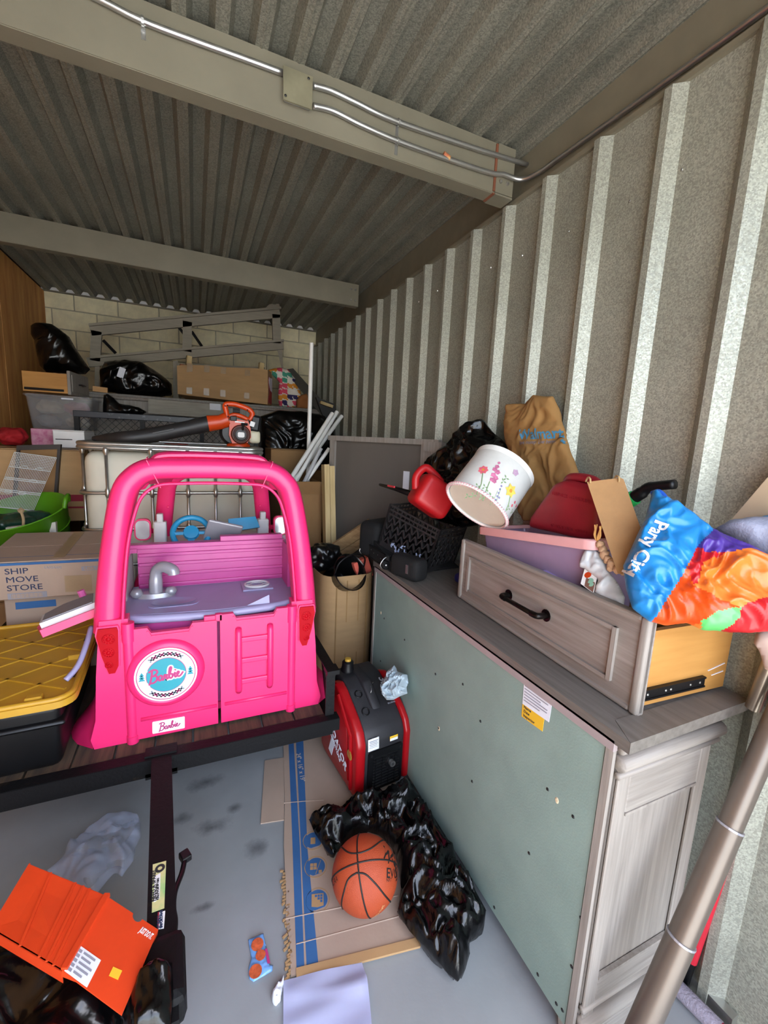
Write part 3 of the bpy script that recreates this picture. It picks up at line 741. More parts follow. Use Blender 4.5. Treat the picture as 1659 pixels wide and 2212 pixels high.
for dx in (-.075, .06): put('tap_knob', B().lathe([(0, .04), (.018, .036), (.026, .02), (.018, .005), (.012, 0)], 16, loc=(-.235+dx, .262, .507)), SILV, car, smooth=True)
st_ = put('stove_plate', B().box(.14, .12, .008, (.20, .28, .509), bev=.002), LAV, car)
put('burner_ring', B().tube([(.20+.055*math.cos(2*PI*k/28), .28+.045*math.sin(2*PI*k/28), .518) for k in range(28)], .006, 8, closed=True), GREYP, st_, smooth=True)
put('burner_ring', B().tube([(.20+.03*math.cos(2*PI*k/20), .28+.025*math.sin(2*PI*k/20), .518) for k in range(20)], .003, 6, closed=True), GREYP, st_, smooth=True)
for k in range(6): put('burner_spoke', B().bar((.20+.03*math.cos(k*PI/3), .28+.025*math.sin(k*PI/3), .518), (.20+.055*math.cos(k*PI/3), .28+.045*math.sin(k*PI/3), .518), .005, .004), GREYP, st_)
put('counter_insert', B().prism([(0, 0), (.17, 0), (.17, .065)], .01, mat=basis((.055, .045, .475), (1, .0, 0), (0, .35, 1))), LAV, car)
# bench back with ribs
sb_ = B().box(.66, .03, .26, (.015, .40, .58))
put('seat_back', sb_, MAGENTA, car)
for z in (.52, .57, .62, .665): put('seat_rib', B().box(.655, .012, .016, (.015, .382, z), bev=.004), MAGENTA, car)
put('seat_cap', B().box(.70, .05, .022, (.0, .40, .705), bev=.004).box(.30, .04, .03, (.19, .405, .725), bev=.003), MAGENTA, car)
put('seat_bracket', B().prism([(0, 0), (.045, 0), (.045, -.02), (.02, -.02), (.01, -.05), (0, -.05)], .03, mat=basis((-.36, .40, .70), (1, 0, 0), (0, 0, 1))), MAGENTA, car)
put('inner_side', B().box(.05, .25, .22, (.365, .36, .60)), MAGENTA, car)
put('inner_side', B().box(.05, .25, .22, (-.37, .36, .58)), GREYP, car)
# dash, wheel, mirrors
put('dashboard', B().box(.66, .26, .14, (.0, .70, .60), bev=.03), GREYP, car)
put('hood', B().box(.78, .30, .38, (0, .92, .25), bev=.06, seg=3), PINK, car, smooth=50)
for s_ in (-.235, .275): put('dash_post', B().box(.06, .05, .16, (s_, .62, .70), bev=.008).box(.03, .04, .05, (s_, .62, .795), bev=.006), GREYP, car)
wc = Vector((-.09, .54, .73)); wm = basis(wc, (1, 0, 0), (0, .55, .83))
put('steering_wheel', B().tube([wm @ Vector((.085*math.cos(2*PI*k/32), .085*math.sin(2*PI*k/32), 0)) for k in range(32)], .014, 10, closed=True).lathe([(0, .02), (.035, .015), (.04, 0)], 20, mat=wm).bar(wm @ Vector((-.08, 0, 0)), wm @ Vector((.08, 0, 0)), .022, .014).bar(wm @ Vector((0, -.08, 0)), wm @ Vector((0, 0, 0)), .03, .014), BLUEP, car, smooth=50)
put('dash_tablet', B().box(.17, .015, .13, (.06, .50, .735), (.5, .25, 0), bev=.006), SILV, car)
put('blue_console', B().prism([(0, 0), (.16, .02), (.14, .08), (.0, .07)], .02, mat=basis((.09, .56, .72), (1, 0, 0), (0, .4, 1))), BLUEP, car)
for s_ in (-1, 1):
    mo = put('side_mirror', B().prism(rrect(.075, .11, .028), .03, mat=basis((s_*.345+.03, .66, .735), (1, 0, 0), (0, 0, 1))), PINK, car, smooth=50)
    put('mirror_glass', B().prism(rrect(.062, .096, .024), .004, mat=basis((s_*.345+.03, .629, .735), (1, 0, 0), (0, 0, 1))), M('mirror foil', '#c9cbd0', rough=.2, metal=.3), mo)
    put('mirror_arm', B().tube([(s_*.33+.03, .68, .72), (s_*.28+.035, .74, .70)], .014, 8), PINK, mo)
# fold-out grill on the left side
gm = basis((-.41, .22, .50), (-.93, -.18, -.28), (.15, -.97, .08))
gl = put('side_grill', B().prism([(0, -.12), (.10, -.12), (.22, -.06), (.235, .04), (.22, .10), (.0, .10)], .03, mat=gm), PINK, car, smooth=40)
put('grill_top', B().prism([(.03, -.085), (.15, -.085), (.215, -.03), (.215, .085), (.03, .085)], .052, mat=gm), GREYP, gl)
put('grill_plate', B().prism([(.04, -.075), (.145, -.075), (.205, -.025), (.205, .075), (.04, .075)], .056, mat=gm), M('grey grill plate', '#7c7b82', rough=.45, metal=.2), gl)
put('grill_knob', B().tube([(-.52, .34, .50), (-.53, .34, .535)], .014, 10), M('pale pink knob', '#e06fb5', rough=.4), gl)
put('grill_hinge', B().tube([(-.40, .13, .455), (-.425, .20, .46)], .022, 10), PINK, gl)
put('grill_strap', B().tube(crom([(-.45, .10, .46), (-.455, .02, .42), (-.47, -.04, .375), (-.50, -.08, .345)], 5), .010, 6), LAV, gl, smooth=True)

# =================================================================== IBC TANK
IX0, IX1, IY0, IY1, IZ0, IZ1 = -.615, .41, 2.93, 4.08, TZ, 1.615
ic = Vector(((IX0+IX1)/2, (IY0+IY1)/2, IZ0)); iw, il, ih = IX1-IX0, IY1-IY0, IZ1-IZ0
tk = thing('caged_water_tank', 'cloudy white plastic tank in a galvanised tube cage on the trailer', 'water tank', ic)
put('tank_body', B().box(iw-.04, il-.04, ih-.165, (0, 0, .12+(ih-.165)/2+.005), bev=.07, seg=4), TANK, tk, smooth=50)
put('pallet', B().box(iw, il, .03, (0, 0, .11)).box(iw, .1, .1, (0, -il/2+.05, .05)).box(iw, .1, .1, (0, il/2-.05, .05)).box(iw, .12, .1, (0, 0, .05)), CHROME, tk)
cap = put('fill_cap', B().lathe([(0, .055), (.07, .055), (.08, .045), (.085, .0), (.085, 0)], 28, loc=(-.01, -.28, ih-.045)), M('red cap plastic', '#a3151d', rough=.35), tk, smooth=40)
for k in range(14): put('cap_grip', B().box(.012, .01, .04, (-.01+.086*math.cos(k*PI/7), -.28+.086*math.sin(k*PI/7), ih-.02), (0, 0, k*PI/7)), cap.data.materials[0], cap)
rr_ = rrect(iw, il, .07, 5)
for z, nm in ((ih, 'top_rail'), (ih-.022, 'top_rail'), (.20, 'cage_hoop'), (.42, 'cage_hoop'), (.64, 'cage_hoop'), (.86, 'cage_hoop')):
    put(nm, B().tube([(x, y, z) for x, y in rr_], .013 if nm == 'top_rail' else .011, 8, closed=True), CHROME, tk, smooth=True)
vb = B().tube([(0, 0, .10), (0, 0, ih-.03)], .0085, 8)
for z in (.20, .42, .64, .86): vb.lathe([(.0085, -.03), (.015, -.015), (.015, .015), (.0085, .03)], 8, loc=(0, 0, z))
vb.lathe([(.0085, -.045), (.017, -.02), (.017, 0), (0, .002)], 8, loc=(0, 0, ih-.02))
vbm = vb.mesh('cage_upright')
xsf = [-.40, -.215, -.025, .165, .355]
ups = [(x-.0+.0, -il/2) for x in (-.37, -.14, .06, .22, .37)]+[(x, il/2) for x in (-.37, -.1, .15, .37)]
ups += [(s_*iw/2, y) for s_ in (-1, 1) for y in (-.43, -.2, .05, .28, .47)]
for x, y in ups: put('cage_upright', vbm, CHROME, tk, (x, y, 0), smooth=True)
for x, y in ((.12, -.47), (.20, -.3), (-.15, -.4)): put('lift_lug', B().tube(crom([(x-.03, y, ih-.075), (x-.02, y, ih-.045), (x+.02, y, ih-.045), (x+.03, y, ih-.075)], 4), .006, 6), TANK, tk, smooth=True)

# leaf blower on the tank
zt = IZ1-.06
lb = thing('leaf_blower', 'orange and charcoal petrol leaf blower lying on the white tank', 'leaf blower', (.26, 3.05, IZ1+.0))
def bp(px, py, y=3.04): return atY(px, py, y)
putw('fan_housing', B().lathe([(0, -.055), (.07, -.05), (.085, -.03), (.085, .03), (.07, .05), (0, .055)], 28, loc=bp(516, 936)+Vector((-.03, .05, 0)), rot=(PI/2, 0, 0), sx=1.05), DKPLAST, lb, smooth=40)
c = bp(519, 935)
putw('engine_cover', B().prism([(x, y) for x, y in flat2([bp(px, py) for px, py in ((495, 908), (504, 905), (535, 910), (540, 925), (541, 945), (533, 956), (501, 958), (494, 940))], c, (1, 0, 0), (0, 0, 1))], .07, mat=basis(c+Vector((0, .035, 0)), (1, 0, 0), (0, 0, 1))), ORANGE, lb, smooth=40)
fcv = putw('starter_grille', B().lathe([(0, .014), (.03, .014), (.055, .010), (.063, 0)], 28, loc=c+Vector((0, -.035, -.01)), rot=(PI/2, 0, 0)), M('brown grille', '#5a2c22', rough=.5), lb, smooth=40)
putw('grille_hub', B().lathe([(0, .006), (.034, .004), (.036, 0)], 24, loc=c+Vector((0, -.049, -.012)), rot=(PI/2, 0, 0)), DKPLAST, lb)
putw('hub_badge', B().prism(rrect(.042, .034, .01), .004, mat=basis(c+Vector((.0, -.056, -.013)), (1, 0, 0), (0, 0, 1))), WHITE, lb)
putw('grille_slots', B().tube([c+Vector((.047*math.cos(a), -.047, -.01+.047*math.sin(a))) for a in np.linspace(0, 2*PI, 24)[:-1]], .002, 5, closed=True).tube([c+Vector((.040*math.cos(a), -.049, -.01+.040*math.sin(a))) for a in np.linspace(0, 2*PI, 24)[:-1]], .002, 5, closed=True), BLKPLAST, lb)
putw('foot', B().lathe([(.075, 0), (.075, .012), (.055, .03), (0, .03)], 20, loc=bp(516, 962)+Vector((0, .03, -.008)), sy=.7), ORANGE, lb, smooth=40)
hp = crom([bp(490, 905), bp(489, 890), bp(486, 878), bp(490, 873), bp(505, 873), bp(520, 877), bp(537, 884), bp(545, 893), bp(543, 902), bp(538, 908)], 5)
putw('handle', B().tube(hp, .017, 10), ORANGE, lb, smooth=True)
putw('handle_lower', B().tube(crom([bp(495, 900), bp(505, 896), bp(520, 899), bp(535, 906)], 5), .015, 8), ORANGE, lb, smooth=True)
putw('trigger', B().tube([bp(503, 887), bp(518, 888)], .014, 8), DKPLAST, lb)
for px, py in ((486, 877), (491, 876), (534, 886), (492, 900)): putw('screw_hole', B().lathe([(0, .002), (.005, 0)], 8, loc=bp(px, py)+Vector((0, -.016, 0)), rot=(PI/2, 0, 0)), SCREW, lb)
putw('pull_handle', B().tube([bp(521, 916, 2.99), bp(535, 917, 2.99)], .008, 8).tube([bp(525, 917, 2.99), bp(524, 930, 2.99)], .007, 8), BLKPLAST, lb)
putw('choke_box', B().box(.04, .03, .03, bp(504, 904, 3.01), bev=.004), BLKPLAST, lb)
putw('cover_label', B().box(.06, .003, .009, bp(518, 912, 3.001), (0, .05, 0)), WHITE, lb)
putw('carburettor', B().box(.07, .09, .11, bp(551, 915)+Vector((0, .03, 0)), (0, .15, 0), bev=.015), BLKPLAST, lb)
putw('carb_label', B().box(.03, .003, .032, bp(545, 916, 2.995), (0, .3, 0)), WHITE, lb)
putw('fuel_tank', B().box(.075, .09, .085, bp(550, 944)+Vector((0, .03, 0)), bev=.02, seg=3), M('cloudy fuel tank', '#cfc9ae', rough=.4), lb, smooth=40)
putw('outlet', B().tube([bp(492, 906), bp(476, 912), bp(449, 915)], [.048, .046, .052], 18), ORANGE, lb, smooth=40)
tp = [bp(452, 915), bp(400, 926), bp(330, 940), bp(270, 947), bp(232, 950, 3.08), bp(200, 947, 3.10)]
putw('blower_tube', B().tube(crom(tp, 5), [.05]*4+[.046]*8+[.044]*6+[.040]*3+[.034, .028, .020, .016, .012], 18), DKPLAST, lb, smooth=40)
putw('tube_clip', B().bar(bp(330, 936, 2.99), bp(375, 927, 2.99), .012, .008), DKPLAST, lb)
from mathutils.bvhtree import BVHTree
def bvh_of(o):
    me = o.data; mw = o.matrix_basis if not o.parent else pmat(o.parent) @ o.matrix_basis
    return BVHTree.FromPolygons([mw @ v.co for v in me.vertices], [tuple(p.vertices) for p in me.polygons])
def drape(me, bvh, n, lift=.002):
    n = Vector(n).normalized()
    for v in me.vertices:
        h = bvh.ray_cast(v.co+n*.6, -n)
        if h[0] is not None: v.co = h[0]+n*lift
    return me
def drape_text(parent, s, mat, o, u, v, size, bvh, n, bold=0, wscale=1.0, name='lettering', align='LEFT'):
    me = textmesh(s, size, 0, bold, wscale, align); bm = bmesh.new(); bm.from_mesh(me)
    bmesh.ops.triangulate(bm, faces=bm.faces); bmesh.ops.subdivide_edges(bm, edges=bm.edges, cuts=1); bm.to_mesh(me); bm.free()
    me.transform(basis(o, u, v)); drape(me, bvh, n); return putw(name, me, mat, parent)
def to_local(parent, p): return pmat(parent).inverted() @ Vector(p)
def pxpoly(pts, p, n): return [atP(px, py, p, n) for px, py in pts]
def pxpillow(pts, p, n, hf, hb, uref=(0, 1, 0), **kw):
    """outline given in photo pixels, laid in the plane through p with normal n"""
    n = Vector(n).normalized(); W = pxpoly(pts, p, n)
    v = Vector((0, 0, 1)); v = (v-n*v.dot(n))
    if v.length < .1: v = Vector((0, 1, 0))
    v.normalize(); u = v.cross(n)
    regs = kw.pop('regs', None); wmap = kw.pop('wmap', None)
    if wmap: W = [wmap(q) for q in W]
    if regs: kw['regions'] = [(flat2(pxpoly(r, p, n), p, u, v), mi) for r, mi in regs]
    return pillow(flat2(W, p, u, v), p, u, v, hf, hb, **kw)

# =================================================================== GREY DRESSER, BACK TO THE ROOM
DX, DY0, DY1, DZ = .95, .635, 2.205, 1.02
ds = thing('dresser', 'long grey dresser turned with its grey-green back board to the room', 'dresser', (1.17, 1.42, 0))
putw('back_board', B().box(.008, DY1-DY0-.045, .935, (DX, (DY0+DY1)/2+.004, .53)), GREENB, ds)
cr = B().box(.385, .022, .93, (1.155, DY0+.011, .525)).box(.385, .022, .93, (1.155, DY1-.011, .525)).box(.012, .022, .93, (DX-.002, DY0+.011, .525)).box(.012, .022, .93, (DX-.002, DY1-.011, .525)).box(.38, DY1-DY0, .02, (1.155, (DY0+DY1)/2, .085)).box(.03, DY1-DY0-.01, .9, (1.345, (DY0+DY1)/2, .53))
putw('carcass', cr, WOODGREY, ds)
putw('top_rail', B().box(.02, DY1-DY0, .03, (DX, (DY0+DY1)/2, .982)), M('pinkish grey edge', '#9c8f8f', rough=.6, var=.05), ds)
for x in (.98, 1.32):
    for y in (DY0+.03, DY1-.03): putw('foot', B().box(.055, .055, .07, (x, y, .035), taper=.8), WOODGREY, ds)
tp_ = B(); tp_.box(.435, DY1-DY0-.04, .028, (1.165, (DY0+DY1)/2, 1.004))
putw('top_board', tp_, WOODTOP, ds)
putw('top_border', B().prism([(.94, .595), (1.452, .600), (1.40, .675), (.985, .672)], .031, loc=(0, 0, .990)).prism([(.94, .596), (.984, .673), (.984, 2.165), (.94, 2.225)], .0305, loc=(0, 0, .990)).prism([(1.452, .601), (1.452, 2.225), (1.40, 2.165), (1.40, .676)], .0305, loc=(0, 0, .990)).prism([(.94, 2.226), (.984, 2.166), (1.40, 2.166), (1.452, 2.226)], .0305, loc=(0, 0, .990)), WOODTOP, ds)
# end panel with frame and mouldings (faces the door)
ye = DY0-.002
def rail(x0, x1, z0, z1, d, y=ye): return B().box(x1-x0, d, z1-z0, ((x0+x1)/2, y-d/2, (z0+z1)/2), bev=.003, seg=1)
putw('end_stile', rail(.962, 1.005, .07, .90, .010), WOODGREY, ds); putw('end_stile', rail(1.30, 1.345, .07, .90, .010), WOODGREY, ds)
putw('end_rail', rail(1.005, 1.30, .78, .90, .0095), WOODGREYX, ds); putw('end_rail', rail(1.005, 1.30, .17, .25, .0095), WOODGREYX, ds)
putw('panel_bead', B().bar((1.006, ye-.006, .25), (1.006, ye-.006, .78), .008, .012).bar((1.297, ye-.006, .25), (1.297, ye-.006, .78), .010, .014).bar((1.005, ye-.006, .252), (1.30, ye-.006, .252), .012, .008).bar((1.005, ye-.006, .778), (1.30, ye-.006, .778), .012, .008), WOODGREY, ds)
for z, r, nm in ((.975, .011, 'crown_bead'), (.938, .021, 'crown_ogee'), (.902, .009, 'crown_bead')): putw(nm, B().tube([(.955, ye-.008, z), (1.372, ye-.008, z)], r, 14), WOODGREYX, ds, smooth=True)
putw('crown_fascia', B().box(.40, .012, .10, (1.16, ye-.000, .945)), WOODGREYX, ds)
for z, r in ((.165, .010), (.115, .022), (.075, .012)): putw('base_moulding', B().tube([(.957, ye-.006, z), (1.36, ye-.006, z)], r, 12), WOODGREYX, ds, smooth=True)
putw('base_board', B().box(.40, .02, .10, (1.158, ye-.004, .06)), WOODGREYX, ds)
sm = B().lathe([(0, .002), (.004, .002), (.0055, 0)], 8, rot=(0, -PI/2, 0)).mesh('panel_screw')
for px, py in [(1240, 1502), (1273, 1558), (1183, 1705), (1238, 1764), (1143, 1843), (1318, 1611), (1300, 1735), (1278, 1850), (1255, 1983), (1235, 2088), (1202, 2168), (1162, 2105), (1068, 1960), (1020, 1688), (948, 1573), (941, 1456), (1038, 1558), (1215, 2182), (875, 1257), (908, 1278), (940, 1305), (982, 1336), (1048, 1387), (1103, 1430), (1204, 1500), (822, 1428), (874, 1382), (830, 1336), (1000, 1478), (1160, 1470)]:
    p = atX(px, py, DX-.004); 
    if p.z > .992: p.z = .985
    put('panel_screw', sm, SCREW, ds, p-ds.location)
for px, py in ((1240, 1531), (1203, 1729), (948, 1574), (823, 1324)):
    p = atX(px, py, DX-.004); put('split_hole', B().lathe([(0, .001), (.006, .0015), (.010, 0)], 9, rot=(0, -PI/2, 0), sy=.7), M('raw wood chip', '#d9c7a4', rough=.9, bump=.2), ds, p-ds.location)
lc = [atX(px, py, DX-.0045) for px, py in ((1133, 1468), (1194, 1513), (1186, 1560), (1129, 1520))]
lab = putw('care_label', B().hull(lc, [p-Vector((.001, 0, 0)) for p in lc]), PAPER, ds)
ly = [atX(px, py, DX-.0045) for px, py in ((1129, 1520), (1176, 1553), (1172, 1580), (1127, 1547))]
put('label_stub', B().hull([to_local(ds, p) for p in ly], [to_local(ds, p-Vector((.001, 0, 0))) for p in ly]), YELLOW, lab)
for k in range(7):
    o_ = lc[0]*(1-.12*k-.08)+lc[3]*(.12*k+.08); e_ = lc[1]*(1-.12*k-.08)+lc[2]*(.12*k+.08)
    put('label_line', B().bar(to_local(ds, o_*.95+e_*.05-Vector((.0018, 0, 0))), to_local(ds, o_*(.1 if k % 3 else .35)+e_*(.9 if k % 3 else .65)-Vector((.0018, 0, 0))), .0015, .0022, (1, 0, 0)), GREYINK, lab)
yd = (ly[1]-ly[0]).normalized()
for s_, t_ in (('Name', .22), ('Date', .55), ('Inspector', .88)):
    o_ = ly[0]*(1-t_)+ly[3]*t_+yd*.008-Vector((.0013, 0, 0)); letter(lab, s_, INK, to_local(ds, o_), yd, Vector((0, 0, 1)), .013)

# loose drawer on top
dd = thing('loose_drawer', 'loose grey drawer with dark bar handle, standing on the dresser top', 'drawer', (1.05, .662, DZ), (0, 0, -math.radians(2.6)))
L, Hd, Wd = .915, .272, .385
put('drawer_front', B().box(.022, L, Hd, (.016, L/2, Hd/2), bev=.004, seg=2), WOODGREYH, dd)
for y in (.0, L-.026): put('front_edge_mould', B().box(.03, .026, Hd, (.012, y+.013, Hd/2), bev=.008, seg=3), WOODGREY, dd, smooth=40)
for z in (.0, Hd-.016): put('front_edge_mould', B().box(.026, L-.05, .016, (.012, L/2, z+.008), bev=.006, seg=2), WOODGREYH, dd)
for (y0, y1, z0, z1) in ((.095, L-.075, .055, .063), (.095, L-.075, Hd-.068, Hd-.060)): put('panel_mould', B().bar((.003, y0, z0), (.003, y1, z0), .012, .012, (1, 0, 0)), WOODGREYH, dd)
for y in (.095, L-.075): put('panel_mould', B().bar((.002, y, .053), (.002, y, Hd-.062), .014, .014, (1, 0, 0)), WOODGREY, dd)
hz = .135; h0, h1 = .36, .56
hd_ = put('handle', B().tube([(-.035, h0+.012, hz), (-.035, h1-.012, hz)], .0085, 10), IRON, dd, smooth=True)
for y, s_ in ((h0, 1), (h1, -1)):
    put('handle_mount', B().tube(crom([(.0, y, hz), (-.018, y, hz), (-.032, y+s_*.006, hz), (-.035, y+s_*.03, hz)], 5), .011, 10).lathe([(0, .004), (.021, .002), (.021, 0)], 14, loc=(.003, y, hz), rot=(0, -PI/2, 0)), IRON, hd_, smooth=50)
put('drawer_side', B().box(Wd-.03, .015, .215, (.03+(Wd-.03)/2, .028, .118)), WOODLT, dd); put('drawer_side', B().box(Wd-.03, .015, .215, (.03+(Wd-.03)/2, L-.028, .118)), WOODLT, dd)
put('drawer_back', B().box(.015, L-.05, .2, (Wd-.008, L/2, .112)), WOODLT, dd); put('drawer_bottom', B().box(Wd-.03, L-.06, .006, (.03+(Wd-.03)/2, L/2, .03)), WOODLT, dd)
sl = put('runner', B().box(.25, .010, .026, (.03+.125, .0165, .048)).box(.25, .014, .005, (.03+.125, .0155, .061)).box(.25, .014, .005, (.03+.125, .0155, .035)), BLKPLAST, dd)
for x in (.05, .12, .14, .22, .26): put('runner_screw', B().lathe([(0, .002), (.004, 0)], 8, loc=(x, .0115, .048), rot=(PI/2, 0, 0)), CHROME, sl)
put('split_grain', B().bar((.30, .0195, .075), (.37, .0195, .088), .002, .003, (0, 1, 0)).bar((.32, .0195, .057), (.37, .0195, .063), .002, .002, (0, 1, 0)), PAPER, dd)['kind'] = 'stuff'

# ------------------------------------------------------------------ things in and on the drawer
# pink bin
a_, b_ = Vector((1.13, 1.53, 1.352)), Vector((1.10, .905, 1.435))
bx_ = (b_-a_).normalized(); bw = Vector((1, .05, 0)); bw = (bw-bx_*bw.dot(bx_)).normalized(); bn = bx_.cross(bw); bn = bn if bn.z > 0 else -bn
Lb = (b_-a_).length; Wb = .27; Hb = .24
pm = Matrix((bx_, bw, bn)).transposed().to_4x4(); pm.translation = a_
pb = thing('clear_bin', 'pink-rimmed clear plastic bin tipped inside the grey drawer', 'storage bin', a_-bn*Hb)
cpt = pm @ Matrix.Translation((Lb/2, Wb/2, -Hb/2))
def shell(sx, sy, sz, t, taper, mtx):
    b = B(); o_ = rrect(sx, sy, .03, 4); n = len(o_); lev = [(-sz/2, taper), (sz/2, 1.0)]
    vo = [[b.bm.verts.new(mtx @ Vector((x*k, y*k, z))) for x, y in o_] for z, k in lev]
    vi = [[b.bm.verts.new(mtx @ Vector((x*k*(1-2*t/sx), y*k*(1-2*t/sy), z+(t if z < 0 else 0)))) for x, y in o_] for z, k in lev]
    for k in range(n):
        k2 = (k+1) % n
        b.bm.faces.new((vo[0][k], vo[0][k2], vo[1][k2], vo[1][k])); b.bm.faces.new((vi[0][k2], vi[0][k], vi[1][k], vi[1][k2])); b.bm.faces.new((vo[1][k], vo[1][k2], vi[1][k2], vi[1][k]))
    b.bm.faces.new(list(reversed(vo[0]))); b.bm.faces.new(vi[0]); return b
putw('bin_body', shell(Lb-.03, Wb-.03, Hb, .003, .88, cpt), PINKBIN, pb, smooth=40)
putw('bin_rim', B().sweep(None, [[pm @ Vector((Lb/2+x*k, Wb/2+y*k, z)) for x, y in rrect(Lb, Wb, .04, 5)] for k, z in ((1, -.028), (1.0, .0), (.985, .004))], caps=False).sweep(None, [[pm @ Vector((Lb/2+x*k, Wb/2+y*k, z)) for x, y in rrect(Lb, Wb, .04, 5)] for k, z in ((.985, .004), (.90, .004), (.90, -.01))], caps=False), PINKLID, pb, smooth=40)
def soft(name, loc, r, mat, label, cat, seed=1, amp=.1, rot=(0, 0, 0), sub=4, sc1=7, group=None, power=2.4, flat=None, neck=None):
    b = blob(r, seed, amp, sub, sc1, flat, power, neck); b._x(list(b.bm.verts), loc, rot, None)
    return one(name, b, mat, label, cat, group, smooth=True)
soft('cloth_bundle', pm @ Vector((.42, .12, -.16)), (.12, .08, .045), M('lilac cloth', '#a08fd0', rough=.9, var=.1), 'lilac cloth bundle inside the pink-rimmed bin', 'cloth', 3)
one('card_sleeve', B().box(.12, .015, .10, pm @ Vector((.30, .05, -.09)), (0, .3, 1.4), bev=.002), M('dusky pink card', '#a0607c', rough=.8), 'dusky pink card sleeve inside the pink-rimmed bin', 'card')
soft('cloth_bundle', pm @ Vector((.18, .13, -.17)), (.13, .09, .04), M('pale pouch', '#c5c1d6', rough=.8), 'pale film pouch at the far end of the pink-rimmed bin', 'pouch', 8)

# lamp shade
sc_ = Vector((1.125, 1.449, 1.541)); SAX = (AX_R*.60-AX_D*.75+AX_F*.27).normalized()
su = (AX_R*.75+-AX_D*-.60); su = (su-SAX*su.dot(SAX)).normalized(); sv = SAX.cross(su)
smx = Matrix((su, sv, SAX)).transposed().to_4x4(); smx.translation = sc_
sh = thing('lamp_shade', 'cream drum lamp shade painted with garden flowers, tipped on the red and pink bins', 'lamp shade', sc_-SAX*.12)
r0_, r1_, hh = .137, .133, .217
putw('shade_wall', B().lathe([(r0_, -hh/2), (r1_, hh/2), (r1_-.003, hh/2), (r0_-.003, -hh/2), (r0_, -hh/2)], 48, mat=smx), SHADE, sh, smooth=50)
putw('top_binding', B().lathe([(r1_+.002, hh/2-.022), (r1_+.003, hh/2+.002), (r1_-.005, hh/2+.002)], 48, mat=smx), M('white binding', '#e6e6e2', rough=.8), sh, smooth=50)
putw('shade_lining', B().lathe([(r0_-.006, -hh/2+.004), (0, -hh/2+.010)], 40, mat=smx), M('cream lining', '#d8cdbb', rough=.85, var=.05), sh)
brd = B()
NB = 90
brd.tube([smx @ Vector(((r0_+.003)*math.cos(2*PI*k/NB), (r0_+.003)*math.sin(2*PI*k/NB), -hh/2)) for k in range(NB)], .0065, 8, closed=True)
bd = putw('braid', brd, M('white cord', '#e8e2de', rough=.8), sh, smooth=True)
tw = B()
for k in range(72):
    a = 2*PI*k/72; a2 = a+.05
    tw.tube([smx @ Vector(((r0_+.0)*math.cos(a), (r0_+.0)*math.sin(a), -hh/2-.007)), smx @ Vector(((r0_+.0105)*math.cos(a2), (r0_+.0105)*math.sin(a2), -hh/2)), smx @ Vector(((r0_+.002)*math.cos(a2+.05), (r0_+.002)*math.sin(a2+.05), -hh/2+.0072))], .0022, 5)
o = putw('braid_twist', tw, M('pink cord', '#d99aa4', rough=.8), sh); o['kind'] = 'stuff'
def on_shade(px, py):
    d = ray(px, py).normalized(); oc_ = CAM-sc_; ax = SAX; dp = d-ax*d.dot(ax); op = oc_-ax*oc_.dot(ax); R = (r0_+r1_)/2+.0012
    A_, B2, C_ = dp.dot(dp), 2*dp.dot(op), op.dot(op)-R*R; D = B2*B2-4*A_*C_
    if D < 0: return None, None
    p = CAM+d*((-B2-math.sqrt(D))/(2*A_)); n = (p-sc_)-ax*(p-sc_).dot(ax); return p, n.normalized()
def petals(px, py, r, n, mat, cmat, k=.55):
    p, nn = on_shade(px, py)
    if p is None: return
    u = SAX.cross(nn).normalized(); v = SAX; b = B()
    for i in range(n):
        a = 2*PI*i/n+.3; c = p+(u*math.cos(a)+v*math.sin(a))*r*.55
        t = (u*math.cos(a)+v*math.sin(a)); w = nn.cross(t)
        pts = [c-t*r*.5, c+w*r*k*.6, c+t*r*.5, c-w*r*k*.6]
        b.bm.faces.new([b.bm.verts.new(q+nn*(.0003+.0001*i)) for q in pts])
    f = putw('painted_flower', b, mat, sh); 
    if cmat: put('flower_eye', B().lathe([(0, .0006), (r*.28, .0005)], 10, mat=Matrix.Translation(to_local(sh, p+nn*.001)) @ basis((0, 0, 0), u, v)), cmat, f)
def stem(pts, w=.0042, mat=None):
    P = [on_shade(*q) for q in pts]
    b = B().tube([p+n*.0004 for p, n in P if p is not None], w/2, 5); return putw('painted_stem', b, mat or STEM, sh)
STEM = M('painted stem green', '#7f9a70', rough=.9); CORAL = M('coral petal', '#d8616f', rough=.9, var=.2, scale=60); ROSE = M('foxglove rose', '#b9688c', rough=.9, var=.25, scale=60)
YEL = M('daffodil yellow', '#dcc45a', rough=.9, var=.15, scale=60); GOLD = M('daffodil gold', '#c98f36', rough=.9); VIO = M('lavender spike', '#7d7aa0', rough=.9, var=.2); LILP = M('lilac petal', '#b092ac', rough=.9)
stem([(1043, 1022), (1040, 1045), (1030, 1068)]); stem([(1058, 1040), (1050, 1060), (1043, 1082)]); stem([(1102, 1072), (1098, 1090), (1092, 1103)]); stem([(1075, 1060), (1066, 1080), (1058, 1092)], .002)
stem([(1082, 1055), (1074, 1078), (1070, 1090)], .002)
petals(1044, 1015, .020, 7, CORAL, GOLD, .9); petals(1103, 1060, .028, 6, YEL, GOLD, .6); petals(1114, 1021, .014, 5, LILP, None, .9)
for px, py, r in ((1078, 1000, .006), (1074, 1008, .009), (1069, 1014, .010), (1075, 1020, .011), (1066, 1026, .011), (1071, 1033, .011), (1063, 1036, .010), (1068, 1040, .009)): petals(px, py, r, 5, ROSE, None, 1.0)
for px, py in ((1083, 1050), (1080, 1057), (1077, 1065), (1074, 1072), (1078, 1075), (1071, 1080), (1165, 1060), (1170, 1052), (1175, 1046), (1161, 1068)): petals(px, py, .005, 4, VIO, None, 1)
